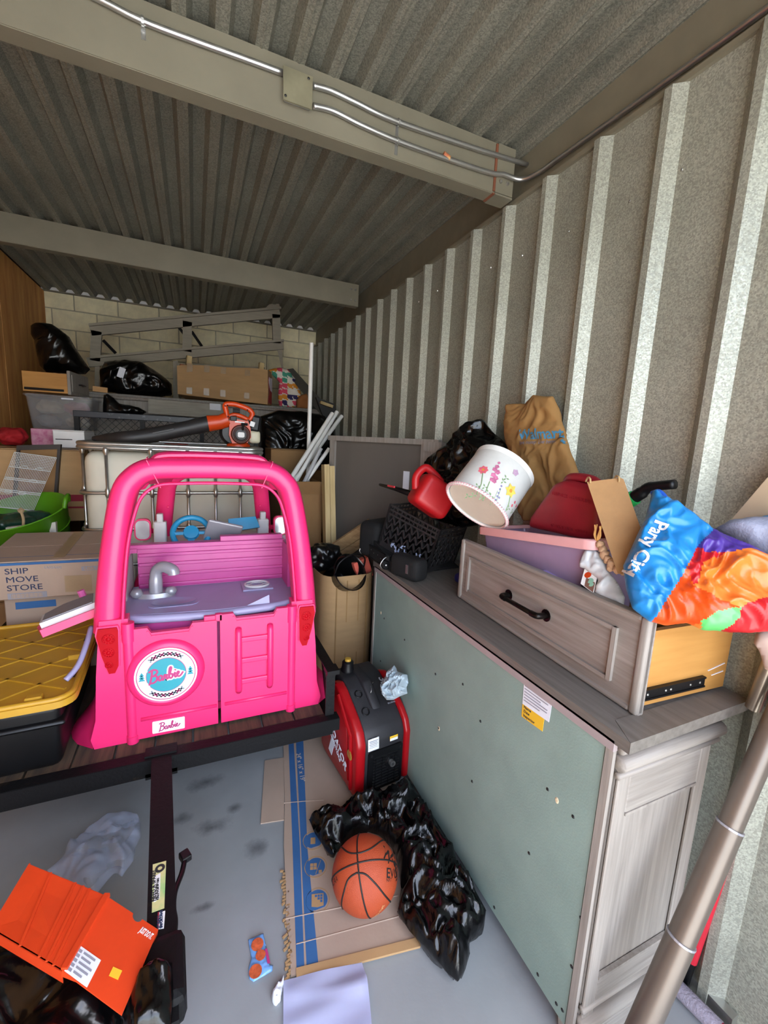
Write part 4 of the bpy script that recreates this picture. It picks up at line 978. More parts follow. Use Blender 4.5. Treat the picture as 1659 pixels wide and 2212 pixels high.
for px, py in ((1112, 1085), (1106, 1092), (1115, 1093)): petals(px, py, .007, 5, CORAL, None, 1)
petals(1153, 1085, .018, 6, YEL, GOLD, .6)
for px, py in ((1031, 1050), (1036, 1058), (1047, 1052), (1054, 1064), (1060, 1072), (1087, 1040), (1093, 1033), (1098, 1098), (1105, 1105), (1115, 1108), (1040, 1075), (1022, 1070), (1010, 1072), (1135, 1095), (1140, 1105)): petals(px, py, .014, 3, STEM, None, .4)
putw('braid_bow', B().tube(crom([atX(px, py, 1.06) for px, py in ((992, 1065), (988, 1055), (995, 1052), (990, 1060))], 4), .005, 6), PINKLID, sh, smooth=True)

# red petrol can on the bin
def can(name, label, prof, x0, x1, mat, cap=False):
    t = thing(name, label, 'petrol can', ((x0+x1)/2, sum(p[0] for p in prof)/len(prof), min(p[1] for p in prof)))
    b = B().prism([(y, z) for y, z in prof], x1-x0, mat=Matrix(((0, 0, 1, x0), (1, 0, 0, 0), (0, 1, 0, 0), (0, 0, 0, 1))))
    bmesh.ops.bevel(b.bm, geom=list(b.bm.edges), offset=.022, segments=3, affect='EDGES', profile=.5)
    putw('can_body', b, mat, t, smooth=45); return t
c2 = can('petrol_can', 'dusty dark red petrol can lying on the pink-rimmed bin', [(1.285, 1.40), (1.275, 1.445), (1.175, 1.585), (1.12, 1.605), (.97, 1.59), (.96, 1.43), (1.0, 1.41)], 1.185, 1.335, REDP2)
putw('can_handle', B().tube(crom([(1.24, 1.16, 1.585), (1.22, 1.12, 1.612), (1.22, 1.04, 1.612), (1.22, .99, 1.59)], 5), .016, 10), REDP2, c2, smooth=True)
putw('handle_slot', B().box(.012, .13, .022, (1.205, 1.055, 1.585), (.06, 0, 0)), REDP2, c2)
letter(c2, 'THE NATIONAL SAFETY', REDP2, to_local(c2, (1.1835, 1.16, 1.43)), (0, -1, .03), (0, 0, 1), .015)
letter(c2, 'DANGER - GASOLINE', REDP2, to_local(c2, (1.1835, 1.17, 1.545)), (0, -1, -.05), (0, 0, 1), .018)
s0, s1, s2 = atX(1362, 1080, 1.30), atX(1405, 1052, 1.30), atX(1458, 1046, 1.30)
putw('spout_collar', B().tube([s0-(s1-s0)*.45, s0+(s1-s0)*.22], .024, 14), GREENP, c2); putw('spout', B().tube(crom([s0+(s1-s0)*.15, s0+(s1-s0)*.6, s1, s2], 5), [.020]*6+[.017]*5+[.0145]*5, 12), BLKPLAST, c2, smooth=True)

# brown board
pn = Vector((-.80, -.42, .42)).normalized(); pp = atX(1325, 1120, 1.14)
q = pxpoly([(1268, 1041), (1340, 1032), (1347, 1035), (1386, 1147), (1344, 1240), (1334, 1238)], pp, pn)
bo = one('hanging_board', B().hull(q, [p-pn*.006 for p in q]), M('brown fibreboard', '#a98256', rough=.75, var=.06, scale=20, bump=.05), 'plain brown fibreboard plaque with rope stubs leaning on the red can', 'board')
for px, py in ((1276, 1037), (1338, 1034)):
    p = atP(px, py, pp, pn); put('rope_stub', B().tube(crom([to_local(bo, p+pn*.004+Vector((0, 0, -.012))), to_local(bo, p+pn*.008), to_local(bo, p-pn*.002+Vector((0, .012, .008))), to_local(bo, p-pn*.008+Vector((0, .02, -.004)))], 4), .003, 6), M('jute rope', '#b89a6c', rough=.9), bo, smooth=True)

# dried shell garland and small floral box, carrier bag
for i, (px, py, r) in enumerate(((1296, 1176, .013), (1302, 1187, .012), (1307, 1198, .014), (1313, 1209, .012), (1322, 1217, .014), (1335, 1229, .014), (1318, 1226, .011), (1346, 1236, .010))):
    b = blob((r, r*.8, r), i+1.5, .35, 3, 30); b._x(list(b.bm.verts), atX(px, py, 1.125), (0, 0, 0), None)
    one('seashell', b, M('dried shell', '#c09a78', rough=.9, var=.15, bump=.2), 'small tan dried shell among shells heaped beside the brown plaque', 'shell', 'dried shells in the drawer', smooth=True)
tf = B()
for k in range(9):
    p = atX(1290, 1170, 1.125); tf.tube(crom([p, p+Vector((.004*math.cos(k), .012*math.sin(k*2), .02)), p+Vector((.012*math.cos(k*1.7), .016*math.sin(k*2), .05))], 3), .0022, 5)
one('raffia_tuft', tf, M('raffia', '#d9a45f', rough=.9), 'orange raffia tuft above the dried shells', 'raffia')
fb_n = Vector((-.75, -.2, .63)).normalized(); fb_p = atX(1285, 1255, 1.10)
q = pxpoly([(1264, 1228), (1290, 1250), (1283, 1283), (1255, 1262)], fb_p, fb_n)
fb = thing('floral_box', 'small black box with a floral picture lid in the drawer', 'box', sum(q, Vector())/4-fb_n*.03)
putw('box_body', B().hull([p-fb_n*.035-(0 if i not in (0, 3) else 1)*Vector((0, -.012, 0)) for i, p in enumerate(q)], q), BLKPLAST, fb)
qw = [p+fb_n*.001 for p in q]; putw('picture_lid', B().hull(qw, [p+fb_n*.003 for p in qw]), WHITE, fb)
def inq(s_, t_, l=.0045): return (qw[0]*(1-s_)+qw[1]*s_)*(1-t_)+(qw[3]*(1-s_)+qw[2]*s_)*t_+fb_n*l
putw('picture_brown', B().hull([inq(s_, t_, .0032) for s_, t_ in ((.3, .45), (.95, .35), (.95, .97), (.3, .97))], [inq(s_, t_, .0042) for s_, t_ in ((.3, .45), (.95, .35), (.95, .97), (.3, .97))]), M('picture brown', '#7b5648', rough=.6), fb)
for s_, t_, r, mm in ((.35, .25, .011, ORANGE), (.62, .45, .010, M('mint leaf', '#8fc0a8', rough=.7)), (.72, .62, .008, MATS['mint leaf'] if 'mint leaf' in MATS else GREENP)):
    putw('picture_flower', B().lathe([(0, .0006), (r, 0)], 9, mat=basis(inq(s_, t_, .0046), (0, 1, .1), fb_n.cross(Vector((0, 1, .1))))), mm, fb)
me = pxpillow([(1262, 1190), (1285, 1186), (1300, 1200), (1312, 1230), (1335, 1260), (1350, 1290), (1347, 1310), (1310, 1300), (1285, 1280), (1292, 1252), (1262, 1228), (1252, 1225)], atX(1300, 1240, 1.118), (-.8, -.3, .5), .02, .015, res=.005, crum=.018, sc1=26, seed=4)
one('carrier_bag', me, WHITEBAG, 'crumpled white carrier bag draped over the small floral box', 'plastic bag', smooth=True)

# bright printed tote bag slumped over the drawer side
BLUEB = M('sky blue printed vinyl', '#1f7fc4', rough=.35, var=.06, scale=5, bump=.25, bscale=22); ORB = M('orange printed vinyl', '#dd6a20', rough=.35, col2='#e58338', scale=4, bump=.25, bscale=22)
PURB = M('purple printed vinyl', '#4d3390', rough=.33, var=.1, bump=.2, bscale=22); REDB = M('red printed vinyl', '#b81a22', rough=.35, var=.08, bump=.2, bscale=22); GRB = M('green printed vinyl', '#5fc26a', rough=.33, var=.08); ORD = M('deep orange printed vinyl', '#d2480f', rough=.35, var=.08, bump=.25, bscale=22)
bpn = Vector((-.66, -.52, .54)).normalized(); bpp = atX(1500, 1230, 1.155)
outl = [(1408, 1064), (1425, 1060), (1432, 1072), (1450, 1083), (1540, 1143), (1600, 1172), (1659, 1206), (1720, 1240), (1730, 1330), (1690, 1362), (1620, 1366), (1570, 1362), (1520, 1360), (1485, 1345), (1440, 1350), (1402, 1341), (1365, 1312), (1352, 1270), (1346, 1222), (1372, 1165), (1393, 1120), (1402, 1090)]
regs = [([(1340, 1000), (1430, 1000), (1470, 1085), (1541, 1143), (1470, 1240), (1405, 1345), (1330, 1380), (1300, 1200)], 1), ([(1540, 1143), (1760, 1250), (1740, 1262), (1659, 1212), (1600, 1200), (1560, 1203), (1520, 1205), (1500, 1195)], 2),
        ([(1500, 1195), (1522, 1206), (1560, 1203), (1505, 1232), (1490, 1275), (1450, 1290), (1475, 1235)], 3), ([(1405, 1345), (1470, 1240), (1480, 1280), (1545, 1310), (1600, 1325), (1560, 1345), (1500, 1350), (1440, 1360)], 5),
        ([(1592, 1322), (1640, 1308), (1760, 1290), (1760, 1400), (1540, 1380)], 3), ([(1508, 1346), (1540, 1330), (1592, 1322), (1585, 1345), (1560, 1362), (1520, 1368)], 4)]
me = pxpillow(outl, bpp, bpn, .055, .05, res=.0036, crum=.034, sc1=15, seed=2.2, regs=regs, wfac=.5)
pbg = one('printed_tote_bag', me, [ORB, BLUEB, PURB, REDB, GRB, ORD], 'crumpled vinyl tote bag with blue panel and orange balloon print', 'bag', smooth=True)
bv = bvh_of(pbg); pv = pxpoly([(1425, 1150), (1352, 1275)], bpp, bpn); tu = (pv[1]-pv[0]).normalized(); tv = bpn.cross(tu)
drape_text(pbg, 'Party City', WHITE, pxpoly([(1412, 1137)], bpp, bpn)[0], tu, tv, .045, bv, bpn, .0012, .92)
put('tote_strap', B().tube(crom([to_local(pbg, atX(px, py, 1.19)) for px, py in ((1408, 1066), (1424, 1062), (1440, 1078), (1448, 1095))], 5), .007, 6), M('cobalt strap', '#2355b5', rough=.4), pbg, smooth=True)
me = pxpillow([(1543, 1142), (1570, 1128), (1610, 1124), (1720, 1122), (1730, 1235), (1660, 1208), (1600, 1176)], atX(1620, 1170, 1.31), bpn, .05, .05, res=.009, crum=.02, sc1=10, seed=6)
one('grey_tarp', me, M('grey woven tarp', '#8b8fa3', rough=.5, var=.1, bump=.25, bscale=160), 'folded grey woven tarp behind the printed tote bag', 'tarp', smooth=True)
me = pxpillow([(1560, 1133), (1600, 1128), (1650, 1115), (1730, 1100), (1730, 1135), (1600, 1140)], atX(1620, 1125, 1.36), bpn, .02, .02, res=.008, crum=.01, seed=9)
one('blue_cloth', me, M('blue cloth edge', '#3f7fb0', rough=.7, var=.2), 'strip of blue cloth showing over the grey tarp', 'cloth', smooth=True)
q = [atX(px, py, 1.40) for px, py in ((1580, 1122), (1659, 1030), (1800, 900), (1800, 1140))]
one('tan_panel', B().hull(q, [p+Vector((.012, 0, 0)) for p in q]), M('tan board', '#b9a58a', rough=.8, var=.05), 'tan board leaning on the ribbed wall behind the tarp', 'board')

# ------------------------------------------------------------------ far end of the dresser: suitcase, crate, cans, bags
sc2 = thing('suitcase', 'soft black wheeled suitcase lying at the far end of the dresser', 'suitcase', (1.16, 2.17, DZ))
sxy = [(-.21, -.24), (.20, -.20), (.20, .22), (-.21, .22)]
def crate_under(x, y): return max(.008, .10-.114*(x+.19)+.24*(y-.04))     # squashed under the tipped crate
shl = B().hull([Vector((x, y, .001)) for x, y in sxy], [Vector((x, y, crate_under(x, y))) for x, y in sxy])
put('suitcase_shell', shl, FABBLK, sc2)
put('main_compartment', B().box(.33, .17, .215, (-.085, .205, .108), (0, 0, .437), bev=.045, seg=4), FABBLK, sc2, smooth=50)
put('front_pocket', B().box(.03, .26, .075, (-.212, -.01, .045), bev=.014, seg=3), FABBLK, sc2, smooth=50)
put('pocket_flap', B().box(.10, .20, .115, (-.165, -.285, .060), (.0, .0, .30), bev=.03, seg=3), FABBLK, sc2, smooth=50)
put('piping', B().tube([(-.224, y, z) for y, z in [(p[0], p[1]+.047) for p in rrect(.25, .07, .02, 5)]], .004, 6, closed=True), BLKPLAST, sc2, smooth=True)
for y in (.19, -.13):
    w_ = put('wheel', B().lathe([(0, -.014), (.020, -.014), (.026, -.008), (.026, .008), (.020, .014), (0, .014)], 18, loc=(-.228, y, .03), rot=(PI/2, 0, 0)), BLKPLAST, sc2, smooth=40)
    put('wheel_housing', B().tube(crom([(-.20, y, .075), (-.235, y, .065), (-.258, y, .03), (-.245, y, .01)], 4), .0035, 6).lathe([(0, .004), (.006, 0)], 8, loc=(-.228, y-.016, .03), rot=(PI/2, 0, 0)), CHROME, w_, smooth=True)
put('zip_pull', B().box(.004, .016, .045, (-.202, -.335, .062), (0, 0, .3)), CHROME, sc2)
for y, z in ((.08, .06), (.04, .05), (-.02, .055), (-.06, .045)): put('rivet', B().lathe([(0, .003), (.004, 0)], 8, loc=(-.226, y, z), rot=(0, -PI/2, 0)), CHROME, sc2)
one('cleaning_bottle', B().box(.07, .10, .05, (1.23, 1.72, DZ+.027), (0, 0, .4), bev=.02, seg=3), M('navy plastic', '#191d5c', rough=.4), 'small navy plastic bottle lying behind the drawer end', 'bottle', smooth=50)

A_ = Vector((1.0, 2.15, 1.365)); cu_ = Vector((.42, -.86, -.26)).normalized(); cw = Vector((.90, .42, -.03)); cw = (cw-cu_*cw.dot(cu_)).normalized(); cv = cu_.cross(cw); cv = cv if cv.z > 0 else -cv
cm = Matrix((cu_, cw, cv)).transposed().to_4x4(); cm.translation = A_
LC, WC, HC = .345, .27, .25
mc = thing('milk_crate', 'black plastic lattice crate tipped against the suitcase, holding a red can', 'crate', cm @ Vector((LC/2, WC/2, -HC)))
def cside(Lx, off, ax):
    b = B()
    def P(s_, z): return (cm @ Vector((s_, off, z))) if ax == 0 else (cm @ Vector((off, s_, z)))
    nrm = cw if ax == 0 else cu_
    for z in (-.006, -.030, -.054): b.bar(P(0, z), P(Lx, z), .008, .010, cv)
    for k in range(int(Lx/.03)+1): b.bar(P(k*.03, -.004), P(k*.03, -.056), .006, .005, nrm)
    b.bar(P(0, -HC+.012), P(Lx, -HC+.012), .008, .03, cv)
    n = int(Lx/.043); st_ = Lx/n
    for k in range(n):
        for r in range(4):
            z0 = -.06-r*.042
            b.bar(P(k*st_, z0), P((k+.5)*st_, z0-.042), .009, .009, nrm); b.bar(P((k+1)*st_, z0), P((k+.5)*st_, z0-.042), .006, .006, nrm)
    for s_ in (0, Lx): b.bar(P(s_, 0), P(s_, -HC), .012, .012, nrm)
    return b
for Lx, off, ax in ((LC, 0, 0), (LC, WC, 0), (WC, 0, 1), (WC, LC, 1)): putw('crate_side', cside(Lx, off, ax), DKPLAST, mc)
putw('crate_floor', B().hull([cm @ Vector(q) for q in ((0, 0, -HC), (LC, 0, -HC), (LC, WC, -HC), (0, WC, -HC))], [cm @ Vector(q) for q in ((0, 0, -HC+.008), (LC, 0, -HC+.008), (LC, WC, -HC+.008), (0, WC, -HC+.008))]), BLKPLAST, mc)
rnd = random.Random(4)
fl_b = B()
for k in range(26):
    s_, z = rnd.uniform(.08, .30), -.215+rnd.uniform(-.02, .035)
    p = cm @ Vector((s_, -.008, z)); fl_b.bar(p, p+cv*rnd.uniform(-.02, .02)+cu_*rnd.uniform(-.01, .01), .006, .004, cw)
o = putw('torn_label', fl_b, M('pale blue label scraps', '#a9b8d8', rough=.8), mc); o['kind'] = 'stuff'
letter(mc, 'rendondo', GREYINK, to_local(mc, cm @ Vector((.13, -.006, -.246))), cu_, cv, .022)

c1 = thing('petrol_can', 'bright red petrol can wedged in the black lattice crate', 'petrol can', atX(930, 1075, 1.14)-Vector((0, 0, .12)))
cc = atX(934, 1072, 1.10); ru = (AX_R*.74+AX_D*.50+AX_F*.25).normalized(); rv = (-AX_D*.80+AX_R*.48+AX_F*.1); rv = (rv-ru*rv.dot(ru)).normalized(); rw = ru.cross(rv)
rm = Matrix((ru, rv, rw)).transposed().to_4x4(); rm.translation = cc
putw('can_body', (lambda b: (b._x(list(b.bm.verts), None, None, rm), b)[1])(B().box(.198, .174, .15, bev=.035, seg=4)), REDP, c1, smooth=50)
putw('can_handle', B().tube(crom([rm @ Vector(q) for q in ((-.095, -.02, .0), (-.128, .035, 0), (-.112, .098, 0), (-.055, .098, 0), (.0, .085, 0))], 5), .02, 10), REDP, c1, smooth=True)
wd = thing('lighter_wand', 'long black lighter with a red trigger poking out of the crate', 'lighter', atX(888, 1068, 1.03))
putw('barrel', B().tube([atX(821, 1047, 1.03), atX(852, 1055, 1.03), atX(892, 1068, 1.05)], [.008, .013, .017], 10), BLKPLAST, wd, smooth=True)
putw('trigger', B().bar(atX(838, 1049, 1.02), atX(852, 1052, 1.02), .008, .01), M('red trigger', '#d8404a', rough=.4), wd)

def linersack(pts, p, n, hf, hb, label, seed, res=.009, crum=.05, sc1=9, name='bin_bag', mat=None, wf=.8, wmap=None):
    me = pxpillow(pts, p, n, hf, hb, res=res, crum=crum, sc1=sc1, seed=seed, wfac=wf, wmap=wmap)
    return one(name, me, mat or BAGBLK, label, 'bin bag', 'black bin bags', smooth=True)
linersack([(905, 1032), (925, 998), (955, 968), (975, 958), (988, 935), (1015, 910), (1040, 905), (1060, 930), (1085, 950), (1096, 970), (1098, 1010), (1080, 1070), (1060, 1130), (1000, 1140), (945, 1125), (915, 1085)], Vector((1.325, 2.1, 1.4)), (-1, -.05, .05), .06, .045, 'black bin bag slumped on the suitcase against the ribbed wall', 3.3, res=.008, crum=.06, sc1=11, wf=.6)
me = pxpillow([(1094, 873), (1115, 872), (1134, 872), (1152, 853), (1175, 856), (1194, 856), (1204, 880), (1222, 940), (1240, 1000), (1248, 1020), (1246, 1060), (1236, 1120), (1130, 1125), (1106, 1040), (1103, 990), (1092, 950), (1091, 905)], Vector((1.378, 1.4, 1.6)), (-1, -.06, .03), .026, .028, res=.006, crum=.024, sc1=10, seed=7.7, wfac=.3, tang=.1)
wb_ = one('paper_grocery_bag', me, KRAFT, 'tall crumpled brown paper grocery bag standing against the ribbed wall', 'paper bag', smooth=True)
bv = bvh_of(wb_); wn_ = Vector((-1, -.08, .05)); PRB = M('faded blue print', '#4384a8', rough=.85, var=.1)
o_ = atX(1120, 949, 1.34); e_ = atX(1206, 944, 1.34)
drape_text(wb_, 'Walmart', PRB, o_, (e_-o_), (0, 0, 1), .062, bv, wn_, .0012, .98)
drape_text(wb_, 'Save money. Live better.', M('faded violet print', '#7f8296', rough=.85), atX(1121, 960, 1.34), atX(1208, 955, 1.34)-atX(1121, 960, 1.34), (0, 0, 1), .024, bv, wn_, 0, .84, 'strapline')
for k in range(6):
    a = PI/2-k*PI/3; c = atX(1210, 946, 1.34); pts = [c+Vector((0, -math.cos(a+d)*r, math.sin(a+d)*r)) for r, d in ((.010, -.25), (.021, -.16), (.021, .16), (.010, .25))]
    me2 = bpy.data.meshes.new('spark'); me2.from_pydata([tuple(q) for q in pts], [], [(0, 1, 2, 3)]); drape(me2, bv, wn_, .0022); putw('spark', me2, PRB, wb_)

# ------------------------------------------------------------------ poles and floor bits at the right edge
pb0, pb1 = Vector((.893, .50, .0)), Vector((1.432, .50, 1.235)); pd = (pb1-pb0)
tpole = thing('telescopic_pole', 'thick brown-grey telescopic tube leaning past the dresser end', 'pole', pb0)
PBR = M('bronze grey tube', '#6f665e', rough=.35, metal=.5, var=.06)
for t0_, t1_, r in ((0, .40, .0325), (.39, .63, .030), (.62, 1.0, .0265)): putw('tube_section', B().tube([pb0+pd*t0_+Vector((0, 0, .012 if t0_ == 0 else 0)), pb0+pd*t1_], r, 20), PBR, tpole, smooth=50)
for t_ in (.40, .63): putw('collar', B().tube([pb0+pd*(t_-.002), pb0+pd*(t_+.002)], .0332 if t_ < .5 else .0305, 20), SILV, tpole)
q0, q1 = Vector((1.425, .575, .985)), Vector((1.60, .40, 1.55)); q1 = atX(1700, 1330, 1.405); q0 = atX(1626, 1530, 1.40)
one('metal_tube', B().tube([q0, q1], .018, 16), M('nickel tube', '#8b8378', rough=.28, metal=.7), 'short polished metal tube standing against the dresser corner', 'tube', smooth=50)
r0p, r1p = atX(1490, 2090, 1.425), atX(1640, 1640, 1.425)
rp_ = thing('red_pole', 'thin red painted pole leaning on the ribbed wall behind the thick tube', 'pole', (r0p.x, r0p.y, 0))
ru_ = (r1p-r0p).normalized(); f0 = r0p-ru_*(r0p.z/ru_.z)
putw('red_shaft', B().tube([r0p+ru_*.03, r1p+ru_*.2], .014, 12), M('red enamel', '#c01f33', rough=.4, var=.08), rp_, smooth=50); putw('dark_tip', B().tube([f0+ru_*.005, r0p+ru_*.035], .012, 12), BLKPLAST, rp_, smooth=50)
g0, g1 = atZ(1466, 2135, .03), atZ(1555, 2225, .03)
gd = thing('roller_sleeve', 'grey fleecy roller sleeve with red end lying by the wall', 'roller', (g0.x, g0.y, 0))
putw('sleeve', B().tube([g0, g1], .024, 16), M('grey fleece', '#8d8794', rough=.95, var=.2, bump=.5, bscale=150), gd, smooth=50); putw('end_cap', B().tube([g1, g1+(g1-g0).normalized()*.02], .022, 14), REDINK, gd)
h0_, h1_ = atZ(1492, 2112, .03), atZ(1585, 2212, .03); one('floor_track', B().bar(h0_, h1_, .03, .05), CHROME, 'galvanised track piece on the floor at the foot of the wall', 'track')
me = pxpillow([(1632, 1368), (1645, 1362), (1730, 1355), (1730, 1480), (1652, 1445), (1640, 1405), (1628, 1390)], atX(1660, 1400, 1.33), (-.7, -.6, .3), .022, .015, res=.008, crum=.02, seed=5)
one('canvas_scrap', me, M('dusty pink canvas', '#b39c92', rough=.9, var=.1), 'dusty pink canvas scrap hanging below the printed tote bag', 'cloth', smooth=True)

# =================================================================== FLOOR, MIDDLE
# flattened carton
q = [atZ(px, py, 0) for px, py in ((612, 1597), (735, 1586), (800, 1588), (1004, 1985), (905, 2038), (860, 2052), (780, 2074), (628, 2112), (626, 2040), (617, 1990), (618, 1930), (613, 1830), (615, 1740))]
fcn = thing('flattened_carton', 'flattened cardboard carton with blue printed stripes lying on the floor', 'cardboard', (.55, 1.6, 0))
putw('carton_sheet', B().prism([(p.x, p.y) for p in q], .007, loc=(0, 0, .002)), CARDL, fcn)
def zt_(px, py, z=.0095): return atZ(px, py, z)
def strip(nm, pts, mat, d=.0006, z=.0092): return putw(nm, B().prism([(p.x, p.y) for p in [zt_(px, py, z) for px, py in pts]], d, loc=(0, 0, z)), mat, fcn)
strip('blue_stripe', [(623, 1598), (634, 1597), (648, 1830), (658, 2104), (641, 2108), (632, 1830)], BLUEINK)
strip('blue_stripe', [(639, 1597), (655, 1596), (664, 1830), (689, 2096), (663, 2102), (650, 1830)], BLUEINK)
for a, b in (((613, 1735), (700, 1728)), ((617, 1985), (860, 1935)), ((640, 2040), (880, 1975))): putw('crease', B().tube([zt_(*a, .008), zt_(*b, .008)], .003, 6), CARDL, fcn)
putw('folded_edge', B().bar(zt_(640, 2104, .01), zt_(905, 2036, .01), .028, .008), CARD, fcn)
tg = B()
for k in range(34):
    f = k/33; p = zt_(615+f*13, 1880+f*230, .006); tg.box(.012+.01*rnd.random(), .006, .006, p+Vector((rnd.uniform(-.012, .004), 0, 0)), (0, 0, rnd.uniform(-.5, .5)))
o = putw('torn_fluting', tg, CARD, fcn); o['kind'] = 'stuff'
cu3 = (zt_(690, 1942)-zt_(690, 1815)).normalized(); cr3 = Vector((0, 0, 1)).cross(cu3)
letter(fcn, '24" x 16" x 19"', M('pale carton print', '#b7a99a', rough=.85), to_local(fcn, zt_(640, 1628)+Vector((0, 0, .0005))), (zt_(651, 1690)-zt_(641, 1628)), Vector((0, 0, 1)).cross(zt_(651, 1690)-zt_(641, 1628)), .033)
def icon(px, py, kind):
    c = zt_(px, py); r = .045
    ic = putw('printed_icon', B().lathe([(r-.003, .0), (r, 0), (r, .0006), (r-.003, .0006)], 30, loc=c-Vector((0, 0, .0003))), CARD, fcn)
    M0 = Matrix.Translation(to_local(fcn, c)) @ basis((0, 0, 0), cu3, cr3)
    def g(nm, b, m): return put(nm, b, m, ic)
    g('icon_ground', B().prism([(x*.9, y*.9) for x, y in circ(r-.004, 24)][3:], .0004, mat=M0), BLUEINK)
    Mz = Matrix.Translation((0, 0, .0006)) @ M0
    if kind == 0:
        for x, y in ((-.014, -.008), (.0, -.008), (-.014, -.022), (.0, -.022), (.016, .012)): g('icon_box', B().prism(rect(.012, .012, x, y), .0004, mat=Mz), CARD)
        g('icon_trolley', B().bar(Mz @ Vector((-.025, .02, 0)), Mz @ Vector((.03, -.0, 0)), .002, .0006, (0, 0, 1)), CARD)
    elif kind == 1:
        g('icon_house', B().prism([(-.022, -.022), (.022, -.022), (.026, .0), (.022, .022), (-.022, .022)], .0004, mat=Mz), CARD)
        Mz2 = Matrix.Translation((0, 0, .0004)) @ Mz
        for i in range(3):
            for j in range(3-i): g('icon_pane', B().prism(rect(.008, .008, -.018+j*.010, .010-i*.010), .0004, mat=Mz2), BLUEINK)
    else:
        g('icon_truck', B().prism(rect(.03, .02, -.012, -.012), .0004, mat=Mz), CARD)
icon(677, 1815, 2); icon(682, 1872, 0); icon(686, 1944, 1)
q = [atZ(px, py, 0) for px, py in ((572, 1645), (614, 1638), (614, 1773), (563, 1781))]
one('cardboard_scrap', B().prism([(p.x, p.y) for p in q], .005, loc=(0, 0, .001)), CARDL, 'plain cardboard scrap tucked under the striped flattened carton', 'cardboard')
# basketball
bc = Vector((.543, 1.228, .132)); R = .1205
bb = thing('basketball', 'orange pebbled basketball with black seams on the flattened carton', 'basketball', (bc.x, bc.y, .009))
putw('ball', (lambda b: (bmesh.ops.create_uvsphere(b.bm, u_segments=48, v_segments=28, radius=R), b._x(list(b.bm.verts), bc, (0, 0, 0), None), b)[2])(B()), BALL, bb, smooth=True)
def on_ball(px, py):
    d = ray(px, py).normalized(); oc_ = CAM-bc; b2 = oc_.dot(d); D = b2*b2-(oc_.dot(oc_)-R*R); D = max(D, 0)
    return ((CAM+d*(-b2-math.sqrt(D)))-bc).normalized()
c0 = on_ball(773, 1864); tv_ = on_ball(772, 1850)-c0; tv_ = (tv_-c0*tv_.dot(c0)).normalized(); th = tv_.cross(c0); h2 = on_ball(790, 1860)-c0; h2 = (h2-c0*h2.dot(c0)).normalized()
def seam(dirs, closed=False): return putw('seam', B().tube([bc+d.normalized()*(R-.0005) for d in dirs], .0030, 8, closed=closed), M('black seam', '#17120f', rough=.6), bb, smooth=True)
seam([c0*math.cos(a)+tv_*math.sin(a) for a in np.linspace(0, 2*PI, 72)[:-1]], True)
seam([c0*math.cos(a)+h2*math.sin(a) for a in np.linspace(0, 2*PI, 72)[:-1]], True)
for pts in ([(737, 1829), (750, 1840), (772, 1843), (795, 1836), (812, 1825), (828, 1815)], [(738, 1967), (742, 1930), (752, 1900), (768, 1887), (774, 1886), (790, 1889), (812, 1910), (832, 1935), (848, 1953)]):
    P = [on_ball(*p) for p in pts]; seam(crom(P, 6))
SEAMM = MATS['black seam']
def ball_text(s, px, py, ang, size, mat=None, bold=0, ws=1):
    d = on_ball(px, py); u = (AX_R-d*AX_R.dot(d)).normalized(); v = d.cross(u); uu = u*math.cos(ang)+v*math.sin(ang); vv = d.cross(uu)
    me = textmesh(s, size, 0, bold, ws); bm_ = bmesh.new(); bm_.from_mesh(me); bmesh.ops.triangulate(bm_, faces=bm_.faces); bm_.to_mesh(me); bm_.free()
    me.transform(basis(bc+d*R, uu, vv))
    for v_ in me.vertices: v_.co = bc+(v_.co-bc).normalized()*(R+.0008)
    putw('lettering', me, mat or SEAMM, bb)
ball_text('EVO', 834, 1896, -.12, .040, bold=.0005); ball_text('NXT', 834, 1905, -.12, .014)
ball_text('W', 823, 1848, -.35, .066, bold=.002, ws=.75); ball_text('ilson', 843, 1847, -.6, .05, bold=.002)
ball_text('evo-nxt', 806, 1988, .75, .026, M('gold foil print', '#c98a5a', rough=.5), .0006)
ball_text('NCAA', 718, 1920, 1.5, .03)
# black bin bag crumpled around it
floorbag = [(665, 1762), (672, 1735), (690, 1712), (720, 1690), (745, 1680), (800, 1672), (850, 1682), (905, 1692), (940, 1706), (955, 1730), (975, 1760), (990, 1795), (1003, 1828), (1010, 1850), (1022, 1890), (1035, 1940), (1050, 1966), (1046, 2000), (1030, 2020), (1014, 2036), (1015, 2060), (1005, 2095), (990, 2120), (965, 2100), (930, 2055), (885, 2012), (858, 1970), (866, 1920), (862, 1880), (850, 1830), (820, 1805), (795, 1797), (762, 1803), (740, 1822), (722, 1846), (700, 1830), (680, 1800)]
linersack(floorbag, Vector((.7, 1.4, .056)), (0, 0, 1), .075, .040, 'open black bin bag crumpled on the floor around the basketball', 8.1, res=.0075, crum=.085, sc1=13, wmap=lambda q: Vector((min(q.x, .93), min(q.y, 1.60), q.z)))
